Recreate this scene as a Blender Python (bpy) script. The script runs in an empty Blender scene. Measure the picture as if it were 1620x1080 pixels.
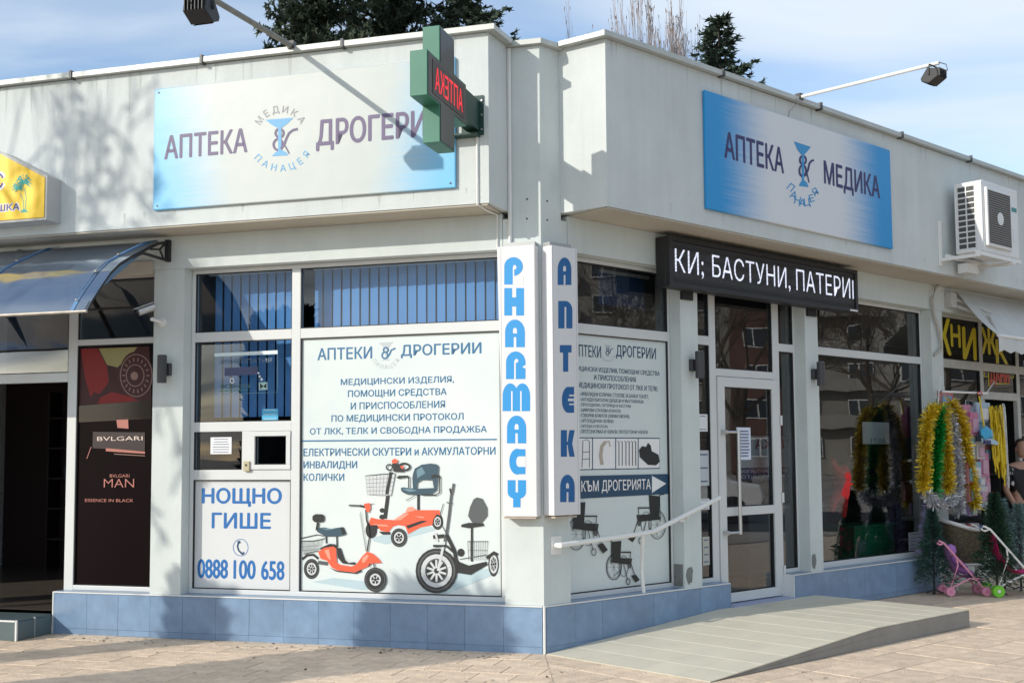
import bpy, bmesh, math, random
from mathutils import Vector, Matrix, noise
from mathutils.geometry import tessellate_polygon
R = random.Random(7)
S = bpy.context.scene
rad = math.radians

# ------------------------------------------------------------------ camera
H = 1.6
PITCH, ROLL = rad(4.2483), rad(0.3994)
FPX, CX, CY = 1867.0, 810.0, 583.0
cp, sp = math.cos(PITCH), math.sin(PITCH)
_r = Vector((1, 0, 0)); _f = Vector((0, cp, sp)); _d = Vector((0, sp, -cp))
c_, s_ = math.cos(ROLL), math.sin(ROLL)
AR = c_ * _r + s_ * _d; AD = -s_ * _r + c_ * _d; AF = _f
cam_d = bpy.data.cameras.new('camera'); cam = bpy.data.objects.new('camera', cam_d)
S.collection.objects.link(cam); S.camera = cam
cam_d.sensor_width = 36; cam_d.lens = FPX / 1620 * 36; cam_d.shift_y = (CY - 540) / 1620
cam_d.clip_end = 2000; cam_d.clip_start = 0.05
m = Matrix.Identity(4)
for i in range(3):
    m[i][0] = AR[i]; m[i][1] = -AD[i]; m[i][2] = -AF[i]
m[2][3] = H
cam.matrix_world = m

# ------------------------------------------------------------------ world, sun, exposure
SUN_AZ, SUN_EL = rad(56), rad(24.5)           # direction the light travels (clockwise from +Y) and its height
world = bpy.data.worlds.new('World'); S.world = world; world.use_nodes = True
nt = world.node_tree; nt.nodes.clear()
def nd(t, typ, **k):
    n = t.nodes.new(typ)
    for a, b in k.items():
        if a == 'inp':
            for i, v in b.items(): n.inputs[i].default_value = v
        else: setattr(n, a, b)
    return n
sky = nd(nt, 'ShaderNodeTexSky', sky_type='NISHITA', sun_disc=False, sun_elevation=SUN_EL, sun_rotation=SUN_AZ + math.pi,
         altitude=300, air_density=1.0, dust_density=0.6, ozone_density=1.8)
bg1 = nd(nt, 'ShaderNodeBackground', inp={1: 0.145})
bg2 = nd(nt, 'ShaderNodeBackground', inp={0: (0.80, 0.88, 0.96, 1), 1: 0.74})
mix = nd(nt, 'ShaderNodeMixShader'); out = nd(nt, 'ShaderNodeOutputWorld')
tc = nd(nt, 'ShaderNodeTexCoord')
sepn = nd(nt, 'ShaderNodeSeparateXYZ'); nt.links.new(tc.outputs['Generated'], sepn.inputs[0])
za = nd(nt, 'ShaderNodeMath', operation='ADD', inp={1: 0.12}); nt.links.new(sepn.outputs['Z'], za.inputs[0])
zm = nd(nt, 'ShaderNodeMath', operation='MAXIMUM', inp={1: 0.05}); nt.links.new(za.outputs[0], zm.inputs[0])
dx = nd(nt, 'ShaderNodeMath', operation='DIVIDE'); dy = nd(nt, 'ShaderNodeMath', operation='DIVIDE')
nt.links.new(sepn.outputs['X'], dx.inputs[0]); nt.links.new(zm.outputs[0], dx.inputs[1])
nt.links.new(sepn.outputs['Y'], dy.inputs[0]); nt.links.new(zm.outputs[0], dy.inputs[1])
cmb = nd(nt, 'ShaderNodeCombineXYZ'); nt.links.new(dx.outputs[0], cmb.inputs[0]); nt.links.new(dy.outputs[0], cmb.inputs[1])
mp = nd(nt, 'ShaderNodeMapping'); mp.inputs['Scale'].default_value = (0.8, 1.7, 1); mp.inputs['Rotation'].default_value = (0, 0, rad(-18)); mp.inputs['Location'].default_value = (-2.2, 1.9, 0)
nt.links.new(cmb.outputs[0], mp.inputs['Vector'])
n1 = nd(nt, 'ShaderNodeTexNoise', inp={'Scale': 0.85, 'Detail': 6, 'Roughness': 0.48, 'Distortion': 0.5})
nt.links.new(mp.outputs[0], n1.inputs['Vector'])
rp_ = nd(nt, 'ShaderNodeValToRGB'); rp_.color_ramp.elements[0].position = 0.37; rp_.color_ramp.elements[1].position = 0.60
rp_.color_ramp.elements[0].color = (0.0, 0.0, 0.0, 1); rp_.color_ramp.elements[1].color = (0.88, 0.88, 0.88, 1)
nt.links.new(n1.outputs['Fac'], rp_.inputs[0])
nt.links.new(sky.outputs[0], bg1.inputs[0]); nt.links.new(rp_.outputs[0], mix.inputs[0])
nt.links.new(bg1.outputs[0], mix.inputs[1]); nt.links.new(bg2.outputs[0], mix.inputs[2]); nt.links.new(mix.outputs[0], out.inputs[0])

sun_d = bpy.data.lights.new('sun', 'SUN'); sun = bpy.data.objects.new('sun', sun_d); S.collection.objects.link(sun)
sun_d.energy = 2.5; sun_d.angle = rad(0.53); sun_d.color = (1.0, 0.935, 0.82)
SD = Vector((math.sin(SUN_AZ) * math.cos(SUN_EL), math.cos(SUN_AZ) * math.cos(SUN_EL), -math.sin(SUN_EL)))
sun.rotation_euler = SD.to_track_quat('-Z', 'Y').to_euler(); sun.location = -SD * 30
S.view_settings.view_transform = 'Standard'; S.view_settings.look = 'None'; S.view_settings.gamma = 1
S.view_settings.exposure = 0.53; S.view_settings.use_curve_mapping = False
S.cycles.use_denoising = True
S.cycles.max_bounces = 8; S.cycles.transparent_max_bounces = 12

# ------------------------------------------------------------------ wall frames: 'L' is the left facade, 'R' the right one, both start at the corner
def ray(x, y):
    return AR * ((x - CX) / FPX) + AD * ((y - CY) / FPX) + AF
def zhit(x, y, z=0.0):
    v = ray(x, y); t = (z - H) / v.z
    return Vector((0, 0, H)) + t * v
A_, B_ = rad(73.4), rad(47.4)
CO = Vector((0.248, 9.726, 0))
UU = {'L': Vector((-math.sin(A_), math.cos(A_), 0)), 'R': Vector((math.sin(B_), math.cos(B_), 0))}
NN = {'L': Vector((-math.cos(A_), -math.sin(A_), 0)), 'R': Vector((math.cos(B_), -math.sin(B_), 0))}
def P(w, u, off=0.0, z=0.0):
    return CO + UU[w] * u + NN[w] * off + Vector((0, 0, z))
def hit(x, y, w, off=0.0):
    v = ray(x, y); o = CO + NN[w] * off - Vector((0, 0, H)); t = o.dot(NN[w]) / v.dot(NN[w])
    p = Vector((0, 0, H)) + t * v - CO
    return p.dot(UU[w]), p.z
def A(x, y, off=0.0, w='R'):
    u, z = hit(x, y, w, off); return P(w, u, off, z)

# ------------------------------------------------------------------ materials
MATS = {}
def lin(c):
    return c / 12.92 if c <= 0.04045 else ((c + 0.055) / 1.055) ** 2.4
def rgb(r, g, b): return (lin(r / 255), lin(g / 255), lin(b / 255))
def mat(name, col, rough=0.6, metal=0.0, var=0.0, vscale=3.0, bump=0.0, bscale=80.0, emit=0.0, spec=0.5, alt=None, rnd=0.0, streak=0.0, coat=0.0):
    if name in MATS: return MATS[name]
    m = bpy.data.materials.new(name); m.use_nodes = True; t = m.node_tree
    b = t.nodes['Principled BSDF']; b.inputs['Roughness'].default_value = rough; b.inputs['Metallic'].default_value = metal
    b.inputs['Specular IOR Level'].default_value = spec; b.inputs['Coat Weight'].default_value = coat
    b.inputs['Base Color'].default_value = (*col, 1)
    tcn = nd(t, 'ShaderNodeTexCoord')
    last = None
    if var > 0 or alt:
        n = nd(t, 'ShaderNodeTexNoise', inp={'Scale': vscale, 'Detail': 6, 'Roughness': 0.6}); t.links.new(tcn.outputs['Object'], n.inputs['Vector'])
        r = nd(t, 'ShaderNodeValToRGB'); r.color_ramp.elements[0].position = 0.3; r.color_ramp.elements[1].position = 0.72
        a2 = alt if alt else tuple(c * (1 - var) for c in col)
        r.color_ramp.elements[0].color = (*a2, 1); r.color_ramp.elements[1].color = (*col, 1)
        t.links.new(n.outputs['Fac'], r.inputs[0]); last = r.outputs[0]
    if streak > 0:
        mpn = nd(t, 'ShaderNodeMapping'); mpn.inputs['Scale'].default_value = (7, 7, 0.55); t.links.new(tcn.outputs['Object'], mpn.inputs['Vector'])
        n = nd(t, 'ShaderNodeTexNoise', inp={'Scale': 1.0, 'Detail': 5, 'Roughness': 0.7}); t.links.new(mpn.outputs[0], n.inputs['Vector'])
        r = nd(t, 'ShaderNodeMapRange', inp={'From Min': 0.35, 'From Max': 0.75, 'To Min': 1 - streak, 'To Max': 1.0}); t.links.new(n.outputs['Fac'], r.inputs['Value'])
        mx = nd(t, 'ShaderNodeMix', data_type='RGBA', blend_type='MULTIPLY'); mx.inputs[0].default_value = 1
        if last: t.links.new(last, mx.inputs[6])
        else: mx.inputs[6].default_value = (*col, 1)
        t.links.new(r.outputs[0], mx.inputs[7]); last = mx.outputs[2]
    if rnd > 0:
        oi = nd(t, 'ShaderNodeObjectInfo'); r = nd(t, 'ShaderNodeMapRange', inp={'To Min': 1 - rnd, 'To Max': 1.0}); t.links.new(oi.outputs['Random'], r.inputs['Value'])
        mx = nd(t, 'ShaderNodeMix', data_type='RGBA', blend_type='MULTIPLY'); mx.inputs[0].default_value = 1
        if last: t.links.new(last, mx.inputs[6])
        else: mx.inputs[6].default_value = (*col, 1)
        t.links.new(r.outputs[0], mx.inputs[7]); last = mx.outputs[2]
    if last: t.links.new(last, b.inputs['Base Color'])
    if bump > 0:
        n = nd(t, 'ShaderNodeTexNoise', inp={'Scale': bscale, 'Detail': 4}); t.links.new(tcn.outputs['Object'], n.inputs['Vector'])
        bp = nd(t, 'ShaderNodeBump', inp={'Strength': bump, 'Distance': 0.01}); t.links.new(n.outputs['Fac'], bp.inputs['Height']); t.links.new(bp.outputs[0], b.inputs['Normal'])
    if emit > 0:
        b.inputs['Emission Color'].default_value = (*col, 1); b.inputs['Emission Strength'].default_value = emit
    MATS[name] = m; return m
def glass(name, tint, refl=1.0, wave=0.25, wscale=1.2):
    if name in MATS: return MATS[name]
    m = bpy.data.materials.new(name); m.use_nodes = True; t = m.node_tree; t.nodes.clear()
    o = nd(t, 'ShaderNodeOutputMaterial'); tr = nd(t, 'ShaderNodeBsdfTransparent', inp={0: (*tint, 1)}); gl = nd(t, 'ShaderNodeBsdfGlossy', inp={0: (0.95, 0.97, 1, 1), 'Roughness': 0.01})
    mx = nd(t, 'ShaderNodeMixShader'); fr = nd(t, 'ShaderNodeFresnel', inp={0: 1.5}); mu = nd(t, 'ShaderNodeMath', operation='MULTIPLY_ADD', use_clamp=True, inp={1: 1.5 * refl, 2: 0.03 * refl})
    tcn = nd(t, 'ShaderNodeTexCoord'); n = nd(t, 'ShaderNodeTexNoise', inp={'Scale': wscale, 'Detail': 1}); t.links.new(tcn.outputs['Object'], n.inputs['Vector'])
    bp = nd(t, 'ShaderNodeBump', inp={'Strength': wave, 'Distance': 0.02}); t.links.new(n.outputs['Fac'], bp.inputs['Height']); t.links.new(bp.outputs[0], gl.inputs['Normal'])
    t.links.new(fr.outputs[0], mu.inputs[0]); t.links.new(mu.outputs[0], mx.inputs[0]); t.links.new(tr.outputs[0], mx.inputs[1]); t.links.new(gl.outputs[0], mx.inputs[2]); t.links.new(mx.outputs[0], o.inputs[0])
    MATS[name] = m; return m

STUCCO = mat('stucco', (0.645, 0.69, 0.685), 0.9, var=0.13, vscale=1.3, bump=0.4, bscale=140, streak=0.08)
STUCCO2 = mat('painted_wall', (0.63, 0.685, 0.675), 0.85, var=0.12, vscale=1.6, bump=0.25, bscale=120, streak=0.06)
SOFFIT = mat('soffit_paint', (0.52, 0.475, 0.40), 0.9, var=0.15, vscale=2, bump=0.2)  # beige of the light under the overhang put into the colour
COPING = mat('coping_metal', (0.52, 0.54, 0.51), 0.5, metal=0.25, var=0.15, vscale=4)
PVC = mat('white_upvc', (0.62, 0.64, 0.64), 0.35, var=0.04, vscale=5)
TILE = mat('blue_tile', rgb(130, 157, 188), 0.28, var=0.24, vscale=7, rnd=0.14, bump=0.05, bscale=20)
GROUT = mat('grout', (0.19, 0.27, 0.38), 0.9)
TRIM = mat('light_trim', (0.7, 0.71, 0.7), 0.5, var=0.1)
DARKJ = mat('window_gasket', (0.015, 0.015, 0.017), 0.6)
GLASS_L = glass('tinted_glass', (0.66, 0.78, 0.86), 0.55, wave=.12)
GLASS_R = glass('shop_glass', (0.72, 0.78, 0.80), 1.2, wave=0.07)
BLACK = mat('black_metal', (0.018, 0.018, 0.02), 0.5, var=0.2, vscale=10)
DKGREY = mat('dark_grey_metal', (0.045, 0.045, 0.05), 0.45)
WHITE = mat('white_paint', (0.78, 0.78, 0.76), 0.45, var=0.05, vscale=6)
STEEL = mat('steel', (0.55, 0.55, 0.55), 0.3, metal=0.8)
NAVY = mat('navy_print', rgb(52, 48, 98), 0.5)

# ------------------------------------------------------------------ object helpers
COL = S.collection
def origin_of(p):
    v = Vector((0, 0, 0))
    while p is not None: v += p.location; p = p.parent
    return v
def tag(o, label=None, cat=None, group=None, kind=None):
    if label: o['label'] = label
    if cat: o['category'] = cat
    if group: o['group'] = group
    if kind: o['kind'] = kind
    return o
def thing(name, label, cat, loc=(0, 0, 0), group=None, rz=0):
    o = bpy.data.objects.new(name, None); COL.objects.link(o); o.location = loc; o.rotation_euler = (0, 0, rz); o.empty_display_size = 0.1
    return tag(o, label, cat, group)
def link(name, me, parent=None, loc=None):
    o = bpy.data.objects.new(name, me); COL.objects.link(o)
    if parent is not None: o.parent = parent
    if loc is not None: o.location = loc
    return o
def copy_tree(o, parent=None):
    c = o.copy(); COL.objects.link(c)
    if parent is not None:
        c.parent = parent; c.matrix_parent_inverse = o.matrix_parent_inverse.copy()
    for ch in [x for x in COL.objects if x.parent == o]: copy_tree(ch, c)
    return c
class MB:
    """collects faces in world coordinates and links them as one mesh object"""
    def __init__(s): s.v = []; s.f = []; s.mi = []; s.mats = []; s.uv = None; s.smooth = False
    def mid(s, m):
        if m is None: return 0
        if m not in s.mats: s.mats.append(m)
        return s.mats.index(m)
    def face(s, pts, m=None):
        i = len(s.v); s.v += [Vector(p) for p in pts]; s.f.append(tuple(range(i, i + len(pts)))); s.mi.append(s.mid(m))
    def hexa(s, b, t, m=None):
        i = len(s.v); s.v += [Vector(p) for p in b] + [Vector(p) for p in t]; n = len(b); k = s.mid(m)
        s.f.append(tuple(i + j for j in reversed(range(n)))); s.f.append(tuple(i + n + j for j in range(n)))
        for j in range(n): s.f.append((i + j, i + (j + 1) % n, i + n + (j + 1) % n, i + n + j))
        s.mi += [k] * (n + 2); return s
    def prism(s, plan, z0, z1, m=None):
        return s.hexa([(p[0], p[1], z0) for p in plan], [(p[0], p[1], z1) for p in plan], m)
    def wbox(s, w, u0, u1, o0, o1, z0, z1, m=None):
        return s.hexa([P(w, u0, o0, z0), P(w, u1, o0, z0), P(w, u1, o1, z0), P(w, u0, o1, z0)], [P(w, u0, o0, z1), P(w, u1, o0, z1), P(w, u1, o1, z1), P(w, u0, o1, z1)], m)
    def box(s, c, d, m=None, rz=0.0):
        c = Vector(c); q = Matrix.Rotation(rz, 3, 'Z'); hx, hy, hz = d[0] / 2, d[1] / 2, d[2] / 2
        f = lambda x, y, z: c + q @ Vector((x, y, z))
        return s.hexa([f(-hx, -hy, -hz), f(hx, -hy, -hz), f(hx, hy, -hz), f(-hx, hy, -hz)], [f(-hx, -hy, hz), f(hx, -hy, hz), f(hx, hy, hz), f(-hx, hy, hz)], m)
    def tube(s, pts, r, m=None, n=8, closed=False, cap=True):
        pts = [Vector(p) for p in pts]; rr = r if isinstance(r, (list, tuple)) else [r] * len(pts); i0 = len(s.v); k = s.mid(m)
        ref = Vector((0, 0, 1))
        L = len(pts)
        for i, p in enumerate(pts):
            a = pts[i - 1] if (i > 0 or closed) else p; b = pts[(i + 1) % L] if (i < L - 1 or closed) else p
            d = (b - a)
            d = d.normalized() if d.length > 1e-9 else Vector((0, 0, 1))
            x = d.cross(ref if abs(d.z) < 0.95 else Vector((1, 0, 0))).normalized(); y = d.cross(x)
            for j in range(n):
                an = 2 * math.pi * j / n; s.v.append(p + (x * math.cos(an) + y * math.sin(an)) * rr[i])
        for i in range(L if closed else L - 1):
            for j in range(n):
                a = i0 + i * n + j; b = i0 + i * n + (j + 1) % n; c = i0 + ((i + 1) % L) * n + (j + 1) % n; d = i0 + ((i + 1) % L) * n + j
                s.f.append((a, b, c, d)); s.mi.append(k)
        if cap and not closed:
            s.f.append(tuple(i0 + j for j in reversed(range(n)))); s.f.append(tuple(i0 + (L - 1) * n + j for j in range(n))); s.mi += [k, k]
        return s
    def cyl(s, p, axis, r, h, m=None, n=20, r2=None):
        p = Vector(p); a = Vector(axis).normalized(); return s.tube([p, p + a * h], [r, r if r2 is None else r2], m, n)
    def lathe(s, c, prof, m=None, n=16, axis=Vector((0, 0, 1))):
        c = Vector(c); a = axis.normalized(); x = a.cross(Vector((1, 0, 0)) if abs(a.x) < 0.9 else Vector((0, 1, 0))).normalized(); y = a.cross(x); i0 = len(s.v); k = s.mid(m)
        for (r, h) in prof:
            for j in range(n):
                an = 2 * math.pi * j / n; s.v.append(c + a * h + (x * math.cos(an) + y * math.sin(an)) * r)
        for i in range(len(prof) - 1):
            for j in range(n):
                s.f.append((i0 + i * n + j, i0 + i * n + (j + 1) % n, i0 + (i + 1) * n + (j + 1) % n, i0 + (i + 1) * n + j)); s.mi.append(k)
        return s
    def build(s, name, m=None, parent=None, smooth=False, bevel=0.0, label=None, kind=None):
        me = bpy.data.meshes.new(name); o0 = origin_of(parent) if parent is not None else Vector((0, 0, 0))
        me.from_pydata([v - o0 for v in s.v], [], s.f)
        for x in (s.mats if s.mats else [m]): me.materials.append(x)
        if s.mats: me.polygons.foreach_set('material_index', s.mi)
        if smooth: me.shade_smooth()
        me.update(); o = link(name, me, parent)
        if bevel > 0:
            bv = o.modifiers.new('bevel', 'BEVEL'); bv.width = bevel; bv.segments = 2; bv.limit_method = 'ANGLE'; bv.harden_normals = False
        if label: o['label'] = label
        if kind: o['kind'] = kind
        return o

# flat print: shapes given in the photograph's pixels are carried onto a real wall plane (u, z), each layer 0.2 mm proud
class Print:
    def __init__(s, w, off, ox=0.0, oy=0.0, k=1.0): s.w = w; s.off = off; s.mb = MB(); s.n = 0; s.ox = ox; s.oy = oy; s.k = k
    def frame(s, ox, oy, k): s.ox, s.oy, s.k = ox, oy, k; return s
    def px(s, p): return (s.ox + p[0] / s.k, s.oy + p[1] / s.k)
    def poly(s, pts, m):
        s.n += 1; off = s.off + s.n * 0.0002
        q = [A(*s.px(p), off, s.w) for p in pts]
        uz = [Vector(((a - CO).dot(UU[s.w]), a.z, 0)) for a in q]
        for t in tessellate_polygon([uz]): s.mb.face([q[i] for i in t], m)
        return s
    def line(s, pts, wd, m, closed=False):
        pts = [Vector(p) for p in pts]; L = len(pts); lft = []; rgt = []
        for i, p in enumerate(pts):
            a = pts[i - 1] if (i > 0 or closed) else p; b = pts[(i + 1) % L] if (i < L - 1 or closed) else p
            d = b - a
            if d.length < 1e-6: d = Vector((1, 0))
            d.normalize(); nrm = Vector((-d.y, d.x)) * wd / 2; lft.append(p + nrm); rgt.append(p - nrm)
        s.n += 1; off = s.off + s.n * 0.0002
        for i in range(L if closed else L - 1):
            j = (i + 1) % L
            s.mb.face([A(*s.px(x), off, s.w) for x in (lft[i], lft[j], rgt[j], rgt[i])], m)
        return s
    def disc(s, cx, cy, rx, ry, m, n=22, rot=0.0):
        c, q = math.cos(rot), math.sin(rot)
        return s.poly([(cx + rx * math.cos(t) * c - ry * math.sin(t) * q, cy + rx * math.cos(t) * q + ry * math.sin(t) * c) for t in [2 * math.pi * i / n for i in range(n)]], m)
    def ring(s, cx, cy, rx, ry, wd, m, n=26, rot=0.0):
        c, q = math.cos(rot), math.sin(rot)
        return s.line([(cx + rx * math.cos(t) * c - ry * math.sin(t) * q, cy + rx * math.cos(t) * q + ry * math.sin(t) * c) for t in [2 * math.pi * i / n for i in range(n)]], wd, m, True)
    def build(s, name, parent, label=None): return s.mb.build(name, None, parent, label=label)

TXT = []
def T(parent, w, off, string, x0, y0, x1, y1, m, bold=0.0, name='lettering', uz=None, spacing=1.0, label=None, ox=0, oy=0, k=1.0):
    """lettering fitted to the box whose lower left and upper right corners are pixels (x0,y0), (x1,y1) on the wall plane"""
    if uz is None:
        a = hit(ox + x0 / k, oy + y0 / k, w, off); b = hit(ox + x1 / k, oy + y1 / k, w, off); uz = (a[0], a[1], b[0], b[1])
    TXT.append(dict(parent=parent, w=w, off=off, s=string, uz=uz, m=m, bold=bold, name=name, spacing=spacing, label=label, mode='box'))
def arc_text(parent, w, off, string, cx, cy, rx, ry, a0, a1, size, m, inside=False, bold=0.02, name='lettering'):
    """each character stands on an ellipse (pixels), from angle a0 to a1 (degrees, counter-clockwise, 90 = up)"""
    TXT.append(dict(parent=parent, w=w, off=off, s=string, arc=(cx, cy, rx, ry, a0, a1, size, inside), m=m, bold=bold, name=name, spacing=1, label=None, mode='arc'))
def flush_text():
    tmp = {}
    need = set()
    for t in TXT:
        if t['mode'] in ('box', 'fn'): need.add((t['s'], t['bold'], t['spacing']))
        else:
            for ch in t['s']: need.add((ch, t['bold'], 1))
    obs = []
    for key in sorted(need):
        cu = bpy.data.curves.new('t', 'FONT'); cu.body = key[0]; cu.offset = min(0.0, key[1]); cu.space_character = key[2]; cu.size = 1.0; cu.resolution_u = 4; cu.fill_mode = 'BOTH'
        o = bpy.data.objects.new('t', cu); COL.objects.link(o); obs.append((key, o))
    dg = bpy.context.evaluated_depsgraph_get(); dg.update()
    for key, o in obs:
        me = bpy.data.meshes.new_from_object(o.evaluated_get(dg)); tmp[key] = ([v.co.copy() for v in me.vertices], [tuple(p.vertices) for p in me.polygons]); bpy.data.meshes.remove(me)
    for key, o in obs: cu = o.data; bpy.data.objects.remove(o); bpy.data.curves.remove(cu)
    for t in TXT:
        o0 = origin_of(t['parent']); V = []; F = []
        if t['mode'] == 'fn':
            vs, fs = tmp[(t['s'], t['bold'], t['spacing'])]; ax0 = min(v.x for v in vs); ax1 = max(v.x for v in vs); ay1 = max(v.y for v in vs)
            V = [t['fn']((v.x - ax0) / (ax1 - ax0), v.y / ay1) for v in vs]; F = fs
        elif t['mode'] == 'box':
            vs, fs = tmp[(t['s'], t['bold'], t['spacing'])]
            if not vs: continue
            ax0 = min(v.x for v in vs); ax1 = max(v.x for v in vs); ay0 = min(v.y for v in vs); ay1 = max(v.y for v in vs)
            # cap line: fit capitals (letters with tails hang below)
            ay0 = max(ay0, -0.02)
            u0, z0, u1, z1 = t['uz']
            V = [P(t['w'], u0 + (v.x - ax0) / (ax1 - ax0) * (u1 - u0), t['off'], z0 + (v.y - ay0) / (ay1 - ay0) * (z1 - z0)) for v in vs]; F = fs
        else:
            cx, cy, rx, ry, a0, a1, size, inside = t['arc']; n = len(t['s'])
            for i, ch in enumerate(t['s']):
                vs, fs = tmp[(ch, t['bold'], 1)]
                if not vs: continue
                an = rad(a0 + (a1 - a0) * (i / (n - 1))); mx = (min(v.x for v in vs) + max(v.x for v in vs)) / 2
                bx, by = cx + rx * math.cos(an), cy - ry * math.sin(an)
                up = Vector((math.cos(an) * rx, -math.sin(an) * ry)).normalized() * (-1 if inside else 1)
                rt = Vector((-up.y, up.x)); b = len(V)
                for v in vs:
                    q = Vector((bx, by)) + rt * ((v.x - mx) * size) + up * (v.y * size); V.append(A(q.x, q.y, t['off'], t['w']))
                F += [tuple(b + j for j in f) for f in fs]
        if t['bold'] > 0.006 and V:
            # heavier strokes: the same glyphs printed again a hair to each side, every pass 0.1 mm further out
            nv = [v.copy() for v in V]; nf = list(F); hgt = max(v.z for v in V) - min(v.z for v in V); dz = t['bold'] * (hgt if t['mode'] != 'arc' else hgt * .45) * 1.15
            uu = UU[t['w']]; V = []; F = []
            for q, (a, b) in enumerate(((-1, 0), (1, 0), (0, -1), (0, 1))):
                k0 = len(V); V += [v + uu * (a * dz) + Vector((0, 0, b * dz * .7)) + NN[t['w']] * (q * .00012) for v in nv]; F += [tuple(i + k0 for i in f) for f in nf]
        me = bpy.data.meshes.new(t['name']); me.from_pydata([v - o0 for v in V], [], F); me.materials.append(t['m']); me.update()
        o = link(t['name'], me, t['parent'])
        if t['label']: o['label'] = t['label']

# ================================================================== SETTING
def hx(*a): return rgb(*a)
GROUNDM = mat('ground_paving', (0.46, 0.40, 0.34), 0.9, var=0.25, vscale=0.8, bump=0.3, bscale=30)
PAVER = mat('paver_stone', (0.92, 0.725, 0.54), 0.85, var=0.34, vscale=7, bump=1.0, bscale=55, rnd=0.16)
g = MB(); g.face([(-900, -900, -0.03), (900, -900, -0.03), (900, 900, -0.03), (-900, 900, -0.03)]); tag(g.build('ground', GROUNDM), kind='structure')

def clip(poly, p0, n):
    out = []
    for i in range(len(poly)):
        a, b = poly[i], poly[(i + 1) % len(poly)]; da, db = (a - p0).dot(n), (b - p0).dot(n)
        if da >= 0: out.append(a)
        if (da >= 0) != (db >= 0): out.append(a + (b - a) * (da / (da - db)))
    return out
def proj(p):
    q = Vector(p) - Vector((0, 0, H)); z = q.dot(AF)
    return (CX + FPX * q.dot(AR) / z, CY + FPX * q.dot(AD) / z, z) if z > 0.05 else (1e9, 1e9, z)
SPL = Vector((CO.x, CO.y, 0)); SPN = Vector((math.cos(rad(1.4)), math.sin(rad(1.4)), 0))   # crack line from the corner towards the street
def paving(w, side, u0, u1, o0, o1, du, dv, zoff, label):
    st = bpy.data.objects.new('pavement', None); COL.objects.link(st); st.location = CO; tag(st, kind='structure')
    bed = MB(); pl = [P(w, u0, o0), P(w, u1, o0), P(w, u1, o1), P(w, u0, o1)]; pl = clip(pl, SPL, SPN * side)
    bed.face([(p.x, p.y, -0.014 + zoff) for p in pl]); bed.build('mortar_bed', mat('joint_mortar', (0.22, 0.16, 0.12), 0.95, var=0.3, vscale=8), st)
    cells = []
    nu = int((u1 - u0) / du); no = int((o1 - o0) / dv)
    for j in range(no):
        sh = 0.5 * du if (j % 2 and w == 'L') else 0.0
        for i in range(nu):
            a = u0 + i * du + sh; b = a + du; c = o0 + j * dv; d = c + dv; g_ = 0.0035
            q = [P(w, a + g_, c + g_), P(w, b - g_, c + g_), P(w, b - g_, d - g_), P(w, a + g_, d - g_)]
            q2 = clip(q, SPL, SPN * side)
            if len(q2) < 3: continue
            ctr = sum(q2, Vector()) / len(q2); x, y, z = proj(ctr); vis = (-60 < x < 1680 and 800 < y < 1110 and z > 0)
            # keep the building footprint and the ramp free
            cells.append((0 if vis else 1, z if z > 0 else 99, q2, ctr, len(q2) == 4 and (q2[0] - q[0]).length < 1e-6 and (q2[2] - q[2]).length < 1e-6))
    cells.sort(key=lambda t: (t[0], t[1]))
    shared = None; rest = MB()
    def pv(mb, q2):
        b = [(p.x, p.y, -0.02 + zoff) for p in q2]; c0 = sum(q2, Vector()) / len(q2)
        s1 = [(p.x, p.y, -0.003 + zoff) for p in q2]; s2 = [((p - c0) * 0.985 + c0) for p in q2]
        n = len(q2); i = len(mb.v); mb.v += [Vector(t) for t in b] + [Vector(t) for t in s1] + [Vector((p.x, p.y, zoff)) for p in s2]
        for r in (0, n):
            for k in range(n): mb.f.append((i + r + k, i + r + (k + 1) % n, i + r + n + (k + 1) % n, i + r + n + k)); mb.mi.append(0)
        mb.f.append(tuple(i + 2 * n + k for k in range(n))); mb.mi.append(0)
    cnt = 0
    for vis, z, q2, ctr, full in cells:
        if vis == 0 and cnt < 290:
            cnt += 1
            if full:
                if shared is None:
                    mb = MB(); pv(mb, [p - ctr for p in q2]); me = bpy.data.meshes.new('paver'); me.from_pydata(mb.v, [], mb.f); me.materials.append(PAVER); shared = me
                o = link('paver', shared, st, ctr - CO); o.location.z = R.uniform(-0.0025, 0.0015); o.rotation_euler = (R.uniform(-.004, .004), R.uniform(-.004, .004), R.choice((0, 0, 0)))
            else:
                mb = MB(); pv(mb, q2); mb.build('paver', PAVER, st)
        else: pv(rest, q2)
    if rest.v: rest.build('paver_field', PAVER, st, kind='stuff')
paving('L', -1, -3.5, 8.5, 0.0, 6.9, 0.30, 0.30, 0.0, '')
paving('R', 1, -2.1, 16.2, -0.6, 6.0, 0.60, 0.42, -0.004, '')
lv_ = MB()
for i in range(420):
    p = Vector((R.uniform(-5, 6.5), R.uniform(6.0, 12.5), .004)) if i % 3 else P('L', R.uniform(.2, 5), R.uniform(.03, .35), .004)
    d = p - CO
    if d.dot(NN['L']) < .03 or (d.dot(NN['R']) < 1.75 and d.dot(UU['R']) > -.05 and d.dot(NN['R']) > -3 and d.dot(UU['R']) < 4.2): continue
    a = R.uniform(0, 6.28); s_l = R.uniform(.008, .024); e1 = Vector((math.cos(a), math.sin(a), R.uniform(-.1, .3))) * s_l; e2 = Vector((-math.sin(a), math.cos(a), R.uniform(0, .4))) * s_l * .5
    lv_.face([p - e1, p + e2, p + e1, p - e2])
tag(lv_.build('fallen_leaves', mat('dry_leaf_litter', (.16, .09, .045), .9, var=.5, vscale=4)), kind='stuff')

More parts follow.
